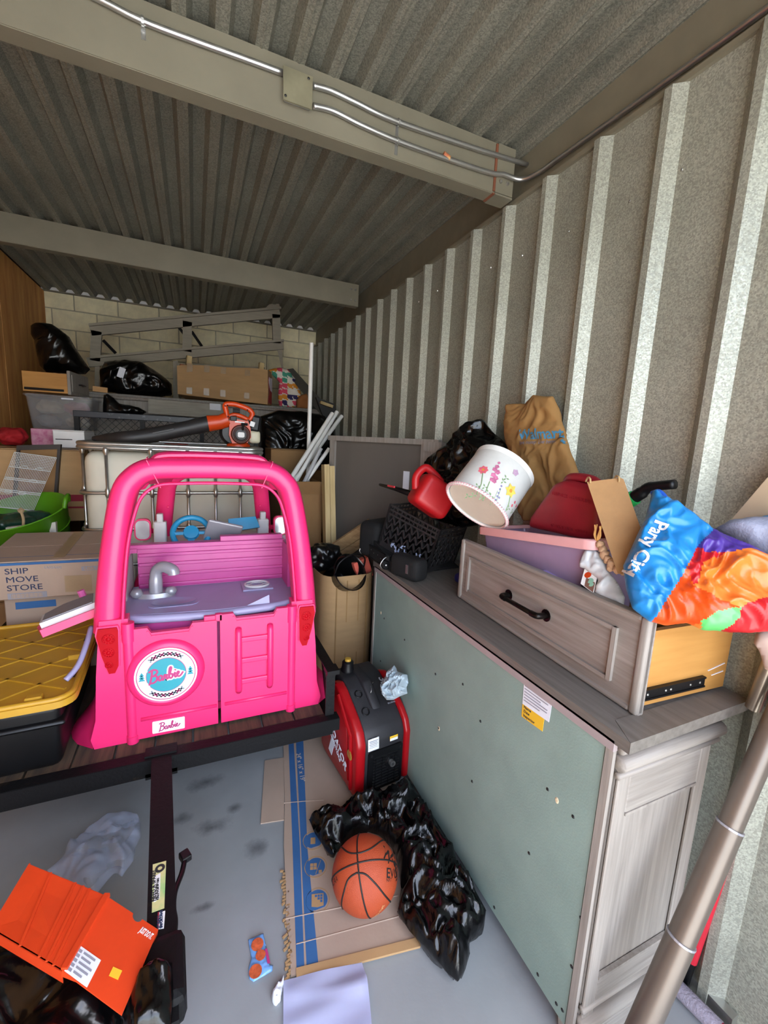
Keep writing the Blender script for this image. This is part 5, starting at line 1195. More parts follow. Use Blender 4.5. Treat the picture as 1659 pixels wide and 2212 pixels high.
# paper sheet, tissue, wrapper
q = [(612, 2119), (700, 2100), (782, 2080), (785, 2110), (797, 2150), (803, 2225), (700, 2235), (612, 2235)]
P = [atZ(px, py, .011) for px, py in q]
b = B(); nx = 14
for i in range(nx+1):
    f = i/nx
    for j in range(nx+1):
        g = j/nx; top = P[0]*(1-g)+P[2]*g; bot = P[7]*(1-g)+P[5]*g; p = top*(1-f)+bot*f
        if g > .9: p = p+(P[4]-(P[2]*(1-.55)+P[5]*.55))*math.sin(f*PI)*(g-.9)*10
        p.z = .0125+.006*math.sin(f*5+g*3)**2+(.012*g*math.exp(-((f-.35)/.12)**2)); b.bm.verts.new(p)
b.bm.verts.ensure_lookup_table()
for i in range(nx):
    for j in range(nx): b.bm.faces.new([b.bm.verts[k] for k in (i*(nx+1)+j, i*(nx+1)+j+1, (i+1)*(nx+1)+j+1, (i+1)*(nx+1)+j)])
bmesh.ops.solidify(b.bm, geom=list(b.bm.faces), thickness=.001)
one('paper_sheet', b, M('lilac white paper', '#cdd0ea', rough=.75, var=.02), 'blank white paper sheet half over the flattened carton edge', 'paper', smooth=60)
me = pxpillow([(612, 2108), (612, 2125), (606, 2160), (596, 2172), (588, 2165), (586, 2150), (597, 2128), (606, 2118)], Vector((.2, 1.05, .008)), (0, 0, 1), .022, .006, res=.004, crum=.02, sc1=40, seed=3)
one('crumpled_tissue', me, PAPER, 'small crumpled white tissue beside the paper sheet', 'tissue', smooth=True)
wr_ = thing('snack_wrapper', 'torn light blue snack wrapper with orange rounds on the floor', 'wrapper', atZ(562, 2070, 0))
wp = [(536, 2030), (569, 2016), (578, 2060), (583, 2085), (590, 2084), (588, 2098), (548, 2121), (538, 2115), (537, 2090), (543, 2070)]
putw('wrapper_film', pxpillow(wp, atZ(562, 2070, .006), (0, 0, 1), .006, .004, res=.004, crum=.006, sc1=30, seed=2), M('light blue film', '#6f9fd8', rough=.3, var=.1), wr_, smooth=True)
for px, py, r in ((556, 2040, .020), (563, 2063, .016), (552, 2098, .020)): putw('printed_round', B().lathe([(0, .0008), (r, .0004), (r, 0)], 16, loc=atZ(px, py, .0165)), M('orange food print', '#c05a34', rough=.5, var=.3, scale=60), wr_)
putw('printed_band', B().hull([atZ(px, py, .0155) for px, py in ((572, 2050), (577, 2048), (584, 2080), (578, 2082))], [atZ(px, py, .0163) for px, py in ((572, 2050), (577, 2048), (584, 2080), (578, 2082))]), PLUM, wr_)

# generator
gn = thing('generator', 'red and black portable inverter generator beside the dresser back board', 'generator', (.800, 1.665, .009), (0, 0, math.radians(7)))
prof = [(.0, .035), (.0, .30), (.02, .345), (.07, .385), (.20, .46), (.27, .485), (.38, .485), (.42, .45), (.42, .05), (.39, .02), (.03, .02)]
YZ = lambda x0: Matrix(((0, 0, 1, x0), (1, 0, 0, 0), (0, 1, 0, 0), (0, 0, 0, 1)))
def gprism(pr, x0, w, bev, mat, nm, par=gn, sm=45):
    b = B().prism(pr, w, mat=YZ(x0))
    if bev: bmesh.ops.bevel(b.bm, geom=list(b.bm.edges), offset=bev, segments=2, affect='EDGES', profile=.5)
    return put(nm, b, mat, par, smooth=sm)
GENK = M('dusty charcoal casing', '#232225', rough=.55, var=.25, scale=7, bump=.05); GENR = M('generator red', '#990c14', rough=.32, var=.08)
gprism(prof, -.10, .22, .012, GENK, 'casing')
sp_ = [(-.012, .05), (-.012, .30), (.012, .355), (.06, .395), (.20, .475), (.25, .49), (.30, .47), (.40, .40), (.42, .20), (.41, .05), (.36, .03), (.02, .03)]
gprism(sp_, -.148, .05, .014, GENR, 'side_panel'); gprism(sp_, .118, .032, .010, GENR, 'side_panel')
gprism([(.06, .08), (.10, .36), (.22, .44), (.34, .40), (.37, .12)], -.156, .012, .006, GENR, 'side_bulge')
put('side_crease', B().tube([(-.152, .035, .06), (-.154, .05, .33), (-.152, .20, .455)], .008, 6), GENR, gn)
fp = put('vent_panel', B().prism(rrect(.19, .21, .014), .008, mat=basis((.012, .0, .145), (1, 0, 0), (0, 0, 1))), BLKPLAST, gn)
for k in range(11): put('vent_slat', B().box(.145, .006, .005, (.015, -.010, .06+k*.0155), (.5, 0, 0)), BLKPLAST, fp)
for k in range(4): put('vent_rib', B().box(.004, .004, .15, (-.045+k*.036, -.0115, .135)), BLKPLAST, fp)
for x, z in ((-.068, .232), (.092, .232), (-.068, .058), (.092, .058)): put('panel_bolt', B().lathe([(0, .003), (.006, .003), (.007, 0)], 8, loc=(x, -.008, z), rot=(PI/2, 0, 0)), SCREW, fp)
put('exhaust_boss', B().lathe([(0, .008), (.024, .008), (.028, 0)], 18, loc=(.035, -.009, .165), rot=(PI/2, 0, 0)), BLKPLAST, fp)
put('exhaust_pipe', B().lathe([(.009, .004), (.009, .018), (.015, .018), (.015, 0)], 18, loc=(.038, -.017, .172), rot=(PI/2, 0, 0)), CHROME, fp, smooth=40)
put('white_label', B().box(.058, .002, .058, (-.058, -.004, .290), (-.10, 0, 0)), PAPER, gn); put('warning_label', B().box(.045, .002, .022, (.055, -.004, .287), (-.1, 0, 0)), YELLOW, gn); put('warning_text', B().box(.043, .0026, .012, (.055, -.0045, .281), (-.1, 0, 0)), PAPER, gn)
for k in range(5): put('label_line', B().box(.04 if k % 2 else .046, .0014, .0024, (-.058, -.0058-.0009*k*0, .308-.008*k), (-.1, 0, 0)), GREYINK, gn)
sl_ = math.atan2(.075, .13); topv = Vector((0, .13, .075)).normalized()
put('carry_handle', gprism([(.10, .43), (.19, .50), (.36, .505), (.37, .475), (.22, .47), (.14, .425)], -.025, .06, .012, GENK, 'carry_handle').data, GENK, gn) if False else gprism([(.08, .40), (.20, .485), (.36, .502), (.37, .475), (.22, .45), (.12, .40)], -.02, .055, .010, GENK, 'carry_handle')
put('fuel_cap', B().lathe([(0, .035), (.022, .035), (.030, .028), (.032, .0), (.036, -.012), (.036, -.02)], 18, loc=(-.035, .34, .505)), BLKPLAST, gn, smooth=40)
put('cap_valve', B().lathe([(0, .016), (.016, .014), (.017, 0)], 14, loc=(-.035, .34, .538)), M('brass yellow cap', '#c59a3a', rough=.45), gn, smooth=40)
for y, z in ((.17, .447), (.09, .400)): put('recess_ring', B().tube([Vector((-.055+.018*math.cos(a), y, z))+topv*.018*math.sin(a) for a in np.linspace(0, 2*PI, 20)[:-1]], .003, 6, closed=True), BLKPLAST, gn, smooth=True)
letter(gn, '3500', GREYINK, (.082, .215, .482), -topv, Vector((1, 0, 0)), .055, .001, 1.0, slant=.2, name='model_number')
letter(gn, 'INVERTER', GREYINK, (.115, .095, .408), Vector((-1, 0, 0)), -topv, .010)
lw = Vector((0, -.90, -.42))
letter(gn, 'PREDATOR', PAPER, (-.170, .30, .285), (0, -.86, -.5), (0, -.5, .86), .055, .001, 1.0, .0008, name='side_lettering')
letter(gn, 'GENERATORS', PAPER, (-.170, .27, .235), (0, -.86, -.5), (0, -.5, .86), .028, .0005, name='side_lettering')
put('side_badge', B().lathe([(0, .002), (.022, .0015), (.024, 0)], 18, loc=(-.158, .045, .235), rot=(0, -PI/2, 0)), M('brass badge', '#a98a35', rough=.4, var=.3, scale=80), gn)
put('side_label', B().box(.002, .04, .10, (-.160, .24, .15), (.35, 0, 0)), PAPER, gn)
for x in (-.08, .09):
    for y in (.05, .37): put('rubber_foot', B().lathe([(.02, 0), (.018, .025), (0, .025)], 10, loc=(x, y, 0)), BLKPLAST, gn)
put('pull_wire', B().tube(crom([(.0, .15, .44), (.01, .155, .462), (.02, .18, .468), (.045, .20, .47)], 4), .0018, 5), CHROME, gn, smooth=True)
# crumpled receipts on top of it
pc_ = Vector((.875, 1.93, .545)); rnd = random.Random(11)
mail = M('crumpled mail paper', '#aebcc4', rough=.75, var=.15, scale=12, bump=.1)
me = pxpillow([(852, 1437), (858, 1450), (880, 1458), (882, 1475), (878, 1485), (880, 1498), (862, 1505), (850, 1512), (838, 1512), (824, 1488), (822, 1478), (832, 1462), (838, 1448)], atX(855, 1478, .875), (-.62, -.62, .48), .05, .03, res=.0055, crum=.075, sc1=24, seed=12)
one('crumpled_mail', me, mail, 'crumpled wad of pale mail lying on the generator', 'paper', smooth=20)

# =================================================================== FLOOR, FRONT LEFT
sx_ = atZ(170, 2170, .12)
b = blob((.27, .21, .21), 5.0, .18, 6, 9, flat=-.195, power=2.6); b._x(list(b.bm.verts), (-.40, 1.02, .20), (0, 0, -.45), None)
one('bin_bag', b, BAGBLK, 'full black bin bag on the floor under the orange shoe box', 'bin bag', 'black bin bags', smooth=True)
me = pxpillow([(300, 2105), (345, 2075), (372, 2080), (375, 2150), (368, 2240), (285, 2240), (280, 2160)], atZ(330, 2150, .455), (0, -.2, 1), .035, .02, res=.006, crum=.035, sc1=20, seed=14)
one('plastic_wrap', me, BAGBLK, 'torn black plastic wrapped over the trailer coupler', 'plastic', smooth=True)
# shoe box
zr = .495
R0, R1 = atZ(228, 1934, zr), atZ(134, 2097, zr)
T0, T1 = atZ(62, 1866, zr+.015), atZ(-22, 2005, zr+.0)
S0, S1 = atZ(342, 2008, zr-.028), atZ(271, 2151, zr-.028)
sbx = thing('shoe_box', 'open orange shoe box with notched side lying on the black bin bag', 'shoe box', (R0+R1)/2-Vector((0, 0, .12)))
SHO = M('shoe box orange', '#cf3d10', rough=.55, var=.06, scale=8); SHOD = SHO
dn = Vector((0, 0, -.035))
putw('lid', B().hull([T0, R0, R1, T1], [p+Vector((0, 0, -.004)) for p in (T0, R0, R1, T1)]), SHOD, sbx)
for f0_, f1_ in ((.30, .34), (.62, .60), (.72, .70), (.80, .79)):
    putw('lid_fold', B().bar(T0*(1-f0_)+R0*f0_+Vector((0, 0, .001)), T1*(1-f1_-.1)+R1*(f1_+.1)+Vector((0, 0, .001)), .006, .003), SHO, sbx)
putw('lid_wall', B().hull([T0, T1, T1+dn, T0+dn], [p+Vector((.003, .002, 0)) for p in (T0, T1, T1+dn, T0+dn)]), SHO, sbx)
putw('lid_wall', B().hull([T1, R1, R1+dn, T1+dn], [p+Vector((.0, .003, 0)) for p in (T1, R1, R1+dn, T1+dn)]), SHO, sbx)
putw('lid_wall', B().hull([T0, R0, R0+dn, T0+dn], [p+Vector((.0, -.003, 0)) for p in (T0, R0, R0+dn, T0+dn)]), SHO, sbx)
putw('lid_lip', B().bar(R0+Vector((.004, .0, .0)), R1+Vector((.004, 0, 0)), .014, .012), SHO, sbx)
# side panel with a thumb notch along its far edge
u_ = (S0-R0); v_ = (R1-R0); poly = [(0.03, 0), (.52, 0)]
for k in range(9): a = PI-k*PI/8; poly.append((.62+.085*math.cos(a), .07*math.sin(a)))
poly += [(1, 0), (1, 1), (.03, 1)]
q = [R0+u_*s_+v_*t_ for s_, t_ in poly]; nn_ = u_.cross(v_).normalized(); nn_ = nn_ if nn_.z > 0 else -nn_
putw('notched_side', B().hull([p-nn_*.003 for p in q], q), SHO, sbx)
dn2 = -nn_*.016
putw('box_end', B().hull([S0, S1, S1+dn2, S0+dn2], [p-u_*.012 for p in (S0, S1, S1+dn2, S0+dn2)]), SHO, sbx); putw('box_end', B().hull([R1, S1, S1+dn2, R1+dn2], [p-v_*.012 for p in (R1, S1, S1+dn2, R1+dn2)]), SHO, sbx)
def sq(s_, t_, l=.0006): return R0+u_*s_+v_*t_+nn_*l
def sdec(nm, pts, mat, l=.0006): return putw(nm, B().hull([sq(s_, t_, l) for s_, t_ in pts], [sq(s_, t_, l+.0006) for s_, t_ in pts]), mat, sbx)
sdec('size_label', [(.03, .68), (.42, .68), (.42, .99), (.03, .99)], PAPER); sdec('price_sticker', [(.62, .66), (.76, .64), (.76, .745), (.62, .765)], YELLOW)
for k in range(5): sdec('label_bar', [(.06, .71+k*.055), (.12, .71+k*.055), (.12, .745+k*.055), (.06, .745+k*.055)], GREYINK, .0014)
for k, wdt in enumerate((.2, .16, .22, .2, .14)): sdec('label_bar', [(.15, .71+k*.055), (.15+wdt, .71+k*.055), (.15+wdt, .735+k*.055), (.15, .735+k*.055)], GREYINK, .0014)
letter(sbx, 'JUST DO IT.', WHITE, to_local(sbx, sq(.74, .16, .001)), u_, -(v_), .017, .0003, .42)
me = pxpillow([(275, 1738), (298, 1740), (303, 1760), (303, 1790), (292, 1815), (288, 1845), (262, 1882), (248, 1872), (236, 1885), (205, 1925), (150, 1906), (92, 1882), (138, 1842), (146, 1820), (150, 1808), (172, 1790), (200, 1766), (240, 1746)], Vector((-.4, 1.4, .03)), (0, -.1, 1), .055, .025, res=.007, crum=.06, sc1=11, seed=21)
one('clear_bag', me, CLEARBAG, 'clear film bag with tied neck lying on the floor by the shoe box', 'plastic bag', smooth=True)

# =================================================================== LEFT SIDE PILE
def carton(name, label, x0, x1, y0, y1, z0, z1, mat=CARD, rot=(0, 0, 0), tape=True, flap=True, group=None):
    t = thing(name, label, 'box', ((x0+x1)/2, (y0+y1)/2, z0), rot, group); w, l, h = x1-x0, y1-y0, z1-z0
    put('carton_body', B().box(w, l, h-.004, (0, 0, h/2-.002), bev=.004, seg=1), mat, t)
    if flap:
        for s_ in (-1, 1): put('top_flap', B().box(w, l/2-.004, .005, (0, s_*(l/4), h-.001), (s_*.012, 0, 0)), mat, t)
    if tape: put('tape_strip', B().box(w*1.002, .05, .0012, (0, 0, h+.0025)).box(.0012, .05, .08, (-w/2-.001, 0, h-.04)).box(.0012, .05, .08, (w/2+.001, 0, h-.04)), TAPE, t)
    return t
# yellow lidded tote on the trailer
yt = thing('yellow_lid_tote', 'black storage tote with a ribbed yellow lid beside the toy camper', 'storage tote', (-.655, 2.03, TZ), (0, 0, .04))
put('tote_body', B().box(.39, .68, .27, (0, 0, .137), bev=.03, seg=3, taper=.9), BLKPLAST, yt, smooth=50)
put('tote_band', B().box(.41, .70, .02, (0, 0, .20), bev=.01, seg=2), BLKPLAST, yt, smooth=50)
lid = put('lid', B().prism(rrect(.48, .755, .06, 5), .024, loc=(0, 0, .275)), YTOTE, yt, smooth=40)
lf = B().tube([(x, y, .303) for x, y in rrect(.455, .73, .055, 5)], .010, 8, closed=True); put('lid_rim', lf, YTOTE, lid, smooth=True)
for k in range(-3, 4):
    for s_ in (-1, 1):
        xa, xb = -.20, .20; y0 = k*.155; ya, yb = y0-s_*.14, y0+s_*.14
        pts = [(xa, ya), (xb, yb)]
        t0_, t1_ = 0, 1
        def yy_(t): return ya+(yb-ya)*t
        ts = [t for t in np.linspace(0, 1, 41) if abs(yy_(t)) < .33]
        if len(ts) > 3: put('lid_rib', B().bar((xa+(xb-xa)*ts[0], yy_(ts[0]), .300), (xa+(xb-xa)*ts[-1], yy_(ts[-1]), .300), .010, .008), YTOTE, lid)
for y in (-.2, .12): put('lid_slot', B().box(.02, .05, .004, (.205, y, .306)), SCREW, lid)
for x, y in ((.19, -.05), (.12, -.34), (-.12, -.34)): put('lid_latch', B().box(.05, .03, .022, (x, y, .306), bev=.004, seg=1), YTOTE, lid)
# moving cartons on the trailer
cb = carton('blue_print_carton', 'moving carton with blue printing under the ship move store carton', -.85, -.485, 2.50, 2.88, TZ, .885, CARDL, tape=False)
put('blue_print', B().box(.16, .001, .035, (-.06, -.1915, .365)), BLUEINK, cb)
sb2 = carton('ship_carton', 'worn moving carton printed ship move store with blue tape', -.90, -.42, 2.44, 2.885, .888, 1.075, CARDL, rot=(.10, .0, -.02), tape=False)
sb2.location.z += .02
fy = -.2240
for i, s_ in enumerate(('SHIP', 'MOVE', 'STORE')): letter(sb2, s_, NAVYINK, (-.150, fy, .130-i*.042), (1, 0, 0), (0, 0, 1), .040, 0, 1.15)
for k in range(2): put('blue_band', B().box(.482, .026-.008*k, .0012, (0, -.198+.032*k, .1885)), BLUEINK, sb2)
put('edge_band', B().box(.482, .0012, .012, (0, fy, .178)), BLUEINK, sb2)
put('barcode_frame', B().box(.15, .0008, .03, (-.075, fy, .018)), GREYINK, sb2)
for k in range(22): put('barcode_bar', B().box(.0025+.0012*(k % 3), .0012, .022, (-.135+k*.0055, fy-.0006, .018)), CARDL, sb2)
put('usa_patch', B().box(.075, .0008, .022, (.185, fy, .138)), GREYINK, sb2); letter(sb2, 'USA', CARDL, (.16, fy-.0008, .130), (1, 0, 0), (0, 0, 1), .022, .001)
put('torn_tape', B().box(.11, .0012, .085, (.13, fy, .062), (0, .03, 0)), M('clouded tape', '#9a8468', rough=.3, var=.12), sb2); put('torn_tape', B().box(.05, .0014, .10, (-.215, fy, .05), (0, .35, 0)), MATS['clouded tape'], sb2)
letter(sb2, 'LA32A402', GREYINK, (.0, fy, .150), (1, 0, -.08), (0, 0, 1), .016)
put('tape_patch', B().box(.05, .41, .0012, (.05, .01, .1895)), M('clouded tape', '#9a8468', rough=.3), sb2)
# supports in the corner between trailer and plywood
carton('plain_carton', 'plain carton on the floor against the plywood, under the green tub', -1.38, -.93, 2.96, 3.32, .0, .70, CARDD); carton('plain_carton', 'plain carton stacked directly under the green tub', -1.33, -.66, 2.965, 3.32, .704, .86, CARDD)
carton('plain_carton', 'tall plain carton on the floor below the red striped carton', -1.38, -.93, 3.40, 3.86, 0, .53, CARDD); carton('plain_carton', 'plain carton directly under the red striped carton', -1.36, -.92, 3.42, 3.86, .534, 1.06, CARDD)
rc = carton('red_stripe_carton', 'brown carton with dark red printed stripes beside the white tank', -1.16, -.70, 3.50, 3.88, 1.064, 1.545, CARD)
for z, h in ((.16, .045), (.095, .012)): put('red_stripe', B().box(.461, .0015, h, (0, -.191, z)), REDINK, rc)
letter(rc, '12" x 17"', CARD, (.02, -.1925, .150), (1, 0, 0), (0, 0, 1), .03, .0008)
carton('plain_carton', 'plain carton on the floor in the back corner by the plywood', -1.38, -.92, 3.92, 4.5, 0, .52, CARDD); carton('plain_carton', 'middle carton of the back corner stack by the plywood', -1.38, -.93, 3.93, 4.5, .524, 1.04, CARDD); carton('plain_carton', 'carton of the back corner stack below the pink and white boxes', -1.38, -.90, 3.93, 4.52, 1.044, 1.54, CARDD)
# green tub with a bag in it
gt = thing('green_tub', 'lime green flexible tub with handles, tilted on the cartons', 'tub', (-.90, 3.185, .915), (math.radians(12), math.radians(-15), .3))
put('tub_wall', B().lathe([(.0, .004), (.17, .0), (.185, .02), (.245, .30), (.255, .305), (.25, .31), (.235, .30), (.178, .03), (0, .012)], 36), GREENTUB, gt, smooth=60)
for a in (-.35, 2.8): put('tub_handle', B().tube(crom([(.25*math.cos(a-.22), .25*math.sin(a-.22), .30), (.262*math.cos(a-.12), .262*math.sin(a-.12), .345), (.262*math.cos(a+.12), .262*math.sin(a+.12), .345), (.25*math.cos(a+.22), .25*math.sin(a+.22), .30)], 5), .012, 8), GREENTUB, gt, smooth=True)
put('tub_groove', B().tube([(.222*math.cos(2*PI*k/36), .222*math.sin(2*PI*k/36), .18) for k in range(36)], .004, 6, closed=True), GREENTUB, gt, smooth=True)
soft('green_bag', (-.95, 3.165, 1.11), (.14, .13, .075), GREENBAG, 'dark green plastic bag heaped inside the lime tub', 'bag', 9, .2, sub=5, sc1=9)
# white framed picture behind the ship carton
q = [atY(px, py, 2.97) for px, py in ((12, 1140), (120, 1128), (125, 1200), (22, 1215))]
pf = thing('picture_frame', 'white distressed picture frame propped behind the ship carton', 'picture frame', (q[2]+q[3])/2)
ctr = sum(q, Vector())/4; ins = [ctr+(p-ctr)*.72 for p in q]
for i in range(4): putw('frame_side', B().hull([q[i], q[(i+1) % 4], ins[(i+1) % 4], ins[i]], [p+Vector((0, .03, 0)) for p in (q[i], q[(i+1) % 4], ins[(i+1) % 4], ins[i])]), M('chipped white paint', '#c9c6ba', rough=.7, var=.12, scale=20), pf)
putw('picture', B().hull([p+Vector((0, .012, 0)) for p in ins], [p+Vector((0, .02, 0)) for p in ins]), M('pale grey picture', '#a9b0b8', rough=.4), pf)
tw_ = atY(50, 1140, 2.94); one('dried_sprig', B().tube(crom([tw_, tw_+Vector((.004, 0, .05)), tw_+Vector((-.003, 0, .09))], 4), .007, 6).lathe([(0, .03), (.018, .015), (.01, 0)], 8, loc=tw_+Vector((-.003, 0, .085))), M('straw twig', '#a58d6a', rough=.9, bump=.4), 'dried straw twig standing beside the white picture frame', 'twig')
# wire cage panels leaning on a dark framed tank
t0_ = [atY(px, py, 3.46) for px, py in ((36, 962), (131, 960), (120, 1105), (24, 1110))]
dt = thing('wooden_picture_frame', 'dark wooden frame leaning behind the white wire cage panel', 'frame', (t0_[2]+t0_[3])/2)
DKW = M('dark walnut', '#241a15', rough=.5, var=.2)
ctr = sum(t0_, Vector())/4; ins = [ctr+(p-ctr)*.86 for p in t0_]
for i in range(4): putw('frame_side', B().hull([t0_[i], t0_[(i+1) % 4], ins[(i+1) % 4], ins[i]], [p+Vector((0, .035, 0)) for p in (t0_[i], t0_[(i+1) % 4], ins[(i+1) % 4], ins[i])]), DKW, dt)
putw('backing', B().hull([p+Vector((0, .02, 0)) for p in ins], [p+Vector((0, .03, 0)) for p in ins]), CARDD, dt)
cq = [atY(px, py, y) for px, py, y in ((31, 977, 3.40), (122, 989, 3.40), (72, 1103, 3.22), (-14, 1094, 3.22))]
wc_ = thing('wire_cage', 'folded white wire cage panels leaning on the dark frame', 'cage', (cq[2]+cq[3])/2)
def wp_(s_, t_): return (cq[0]*(1-s_)+cq[1]*s_)*(1-t_)+(cq[3]*(1-s_)+cq[2]*s_)*t_
WIRE = M('white coated wire', '#c9cdc9', rough=.4)
for k in range(27): s_ = k/26; putw('cage_wire', B().tube([wp_(s_, 0), wp_(s_, 1)], .0016, 4), WIRE, wc_)
for t_ in [0, .27, .47, .50, .69, .72, 1.0]: putw('cage_rail', B().tube([wp_(0, t_), wp_(1, t_)], .003, 5), WIRE, wc_)
for k in range(1, 9): putw('cage_rail', B().tube([wp_(0, k*.03), wp_(1, k*.03)], .0014, 4), WIRE, wc_)
for s_, t_ in ((.35, .25), (.72, .25), (.7, .48), (.2, .72), (.55, .72)): putw('cage_latch', B().tube([wp_(s_+.09*math.cos(a), t_+.025*math.sin(a))+Vector((0, -.004, 0)) for a in np.linspace(0, 2*PI, 14)[:-1]], .002, 4, closed=True), WIRE, wc_)
# boxes under the clear bin
soft('red_bag', (-1.235, 4.03, 1.612), (.095, .08, .058), M('red knit', '#a5121c', rough=.8, var=.2, bump=.2), 'red soft bag squeezed beside the pink box by the plywood', 'bag', 4, .12, sub=4)
pk = one('pink_box', B().box(.18, .44, .134, (-1.03, 4.25, 1.611), bev=.004, seg=1).box(.182, .02, .02, (-1.03, 4.05, 1.62)), M('pink gift box', '#c56a92', rough=.6, col2='#d9a0b8', scale=30), 'pink patterned gift box under the clear bin', 'box')
wbx = carton('white_box', 'white printed carton under the clear bin next to the tank', -.93, -.74, 3.80, 4.155, 1.551, 1.675, WHITE, tape=False)
put('black_line', B().box(.10, .0012, .006, (-.03, -.178, .06)), INK, wbx)
# clear bin with clothes
cbn = thing('clear_bin', 'large cloudy clear bin of clothes under the small wood-sided drawer', 'storage bin', (-.99, 4.46, 1.678))
cbm = Matrix.Translation((0, 0, .13))
put('bin_body', shell(.44, .37, .26, .004, .88, cbm), CLEARBIN, cbn, smooth=40); put('bin_rim', B().tube([(x, y, .26) for x, y in rrect(.455, .385, .04, 4)], .010, 8, closed=True), CLEARBIN, cbn, smooth=True)
put('white_tag', B().box(.08, .002, .012, (.06, -.196, .245)), PAPER, cbn)
for i, (x, y, z, r, c, lb_) in enumerate(((-.10, -.05, .055, .078, '#8f8d90', 'grey folded clothes in the clear bin'), (.095, -.05, .055, .078, '#c9bda6', 'cream folded clothes in the clear bin'), (.09, -.04, .165, .085, '#a86a74', 'dusty rose clothes in the clear bin'), (-.10, -.03, .165, .085, '#b3a894', 'tan clothes in the clear bin'))):
    soft('folded_clothes', Vector((-.99+x, 4.46+y, 1.69+z)), (r, r, .048), M('clothes %d' % i, c, rough=.9, var=.15), lb_, 'clothes', i+2, .15)
# small drawer on the bin
sd = thing('small_drawer', 'small drawer with light wood sides and grey front on the clear bin', 'drawer', (-1.03, 4.44, 1.952), (0, 0, -.1))
put('drawer_side', B().box(.30, .014, .15, (-.01, -.19, .085)), WOODLT, sd); put('drawer_side', B().box(.30, .014, .15, (-.01, .19, .085)), WOODLT, sd); put('drawer_back', B().box(.014, .37, .14, (-.155, 0, .085)), WOODLT, sd); put('drawer_bottom', B().box(.29, .37, .008, (-.01, 0, .02)), WOODLT, sd)
put('drawer_front', B().box(.022, .43, .185, (.15, 0, .093), bev=.003, seg=1), WOODGREY, sd); put('front_panel', B().box(.004, .36, .13, (.163, 0, .093)), WOODGREY, sd)
put('runner', B().box(.26, .008, .018, (-.02, -.200, .03)), BLKPLAST, sd); put('handle', B().tube([(.185, -.05, .095), (.185, .05, .095)], .006, 8).tube([(.165, -.04, .095), (.185, -.04, .095)], .005, 6).tube([(.165, .04, .095), (.185, .04, .095)], .005, 6), IRON, sd)
linersack([(66, 706), (80, 699), (96, 698), (112, 700), (130, 712), (150, 728), (165, 755), (182, 780), (195, 798), (185, 808), (100, 804), (86, 790), (78, 760), (74, 735), (66, 722)], Vector((-1.0, 4.44, 2.3)), (.1, -1, .1), .12, .12, 'full black bin bag standing on the small wood-sided drawer', 5.5, res=.012, crum=.05, sc1=8)

# =================================================================== BACK OF THE UNIT
for i, (x0, x1, lb_) in enumerate(((-.88, -.14, 'big carton on the floor under the left half of the back dresser'), (-.12, .62, 'big carton on the floor under the middle of the back dresser'), (.64, 1.38, 'big carton on the floor under the right end of the back dresser'))):
    carton('floor_carton', lb_, x0, x1, 4.66, 5.3, 0, 1.03, CARDD)
d2 = thing('back_dresser', 'second grey dresser standing on cartons along the block wall', 'dresser', (.26, 4.98, 1.032))
put('carcass', B().box(2.2, .56, .96, (0, 0, .482)), WOODGREY, d2)
put('top_board', B().box(2.24, .62, .028, (0, 0, .978), bev=.004, seg=1), WOODTOP, d2); put('top_edge_mould', B().tube([(-1.12, -.312, .955), (1.12, -.312, .955)], .014, 8), WOODGREYH, d2)
ZB = 1.032+.992
q = [atY(px, py, 4.58) for px, py in ((320, 861), (484, 876), (482, 905), (320, 893))]
one('linen_cushion', B().hull(q, [p+Vector((0, .06, 0)) for p in q]), M('grey linen', '#9b978d', rough=.95, var=.12, scale=5, stretch=(1, 1, 12), bump=.3, bscale=120), 'grey linen headboard cushion in front of the back dresser', 'cushion')
one('cushion_tag', B().box(.10, .004, .06, atY(465, 879, 4.572)), PAPER, 'white paper tag pinned on the grey linen cushion', 'tag')
linersack([(215, 842), (217, 800), (226, 782), (250, 779), (272, 778), (300, 782), (330, 797), (352, 812), (371, 830), (372, 852), (340, 860), (300, 859), (275, 858), (250, 848)], Vector((-.5, 4.8, 2.2)), (0, -1, .15), .14, .13, 'lumpy black bin bag on the back dresser below the leaning grey frame', 9.9, res=.013, crum=.07, sc1=8)
one('paper_scrap', B().box(.05, .004, .09, atY(262, 805, 4.63), (.2, .3, .2)), PAPER, 'white paper scrap caught on the lumpy bin bag', 'paper')
linersack([(222, 875), (224, 853), (234, 852), (246, 860), (258, 872), (300, 880), (318, 890), (300, 900), (222, 900)], Vector((-.7, 4.5, 1.9)), (0, -1, .2), .06, .05, 'small black bin bag squeezed behind the ramp gate', 4.1, res=.012, crum=.03, sc1=10)
one('wood_block', B().box(.11, .08, .045, atY(217, 842, 4.70), (0, .05, .1)), WOODLT, 'short light wood block beside the lumpy bin bag', 'wood')
# long carton with red end label
e0, e1, e2, e3 = atY(383, 808, 4.74), atY(579, 799, 4.70), atY(579, 868, 4.70), atY(388, 850, 4.74)
lc_ = thing('long_carton', 'long battered brown carton with tape and a red end label', 'box', ((e3.x+e2.x)/2, 4.9, ZB))
wl_ = e2.x-e3.x; zb_, zt2 = ZB+.012, e1.z
sec = []
for f in np.linspace(0, 1, 9):
    x = e0.x+(e1.x-e0.x)*f; sag = .012*math.sin(f*9); tpz = zt2-.05*(1-f)**2+sag*.5; mid = (zb_+tpz)/2+.02*math.sin(f*5)
    lean = -.04*(1-f)
    sec.append([Vector((x, 4.72+lean*.2, zb_+.03*(1-f))), Vector((x, 4.685, mid)), Vector((x, 4.72, tpz)), Vector((x+.08, 4.975, tpz+.015)), Vector((x+.08, 4.975, zb_))])
putw('carton_body', B().sweep(None, sec), CARD, lc_)
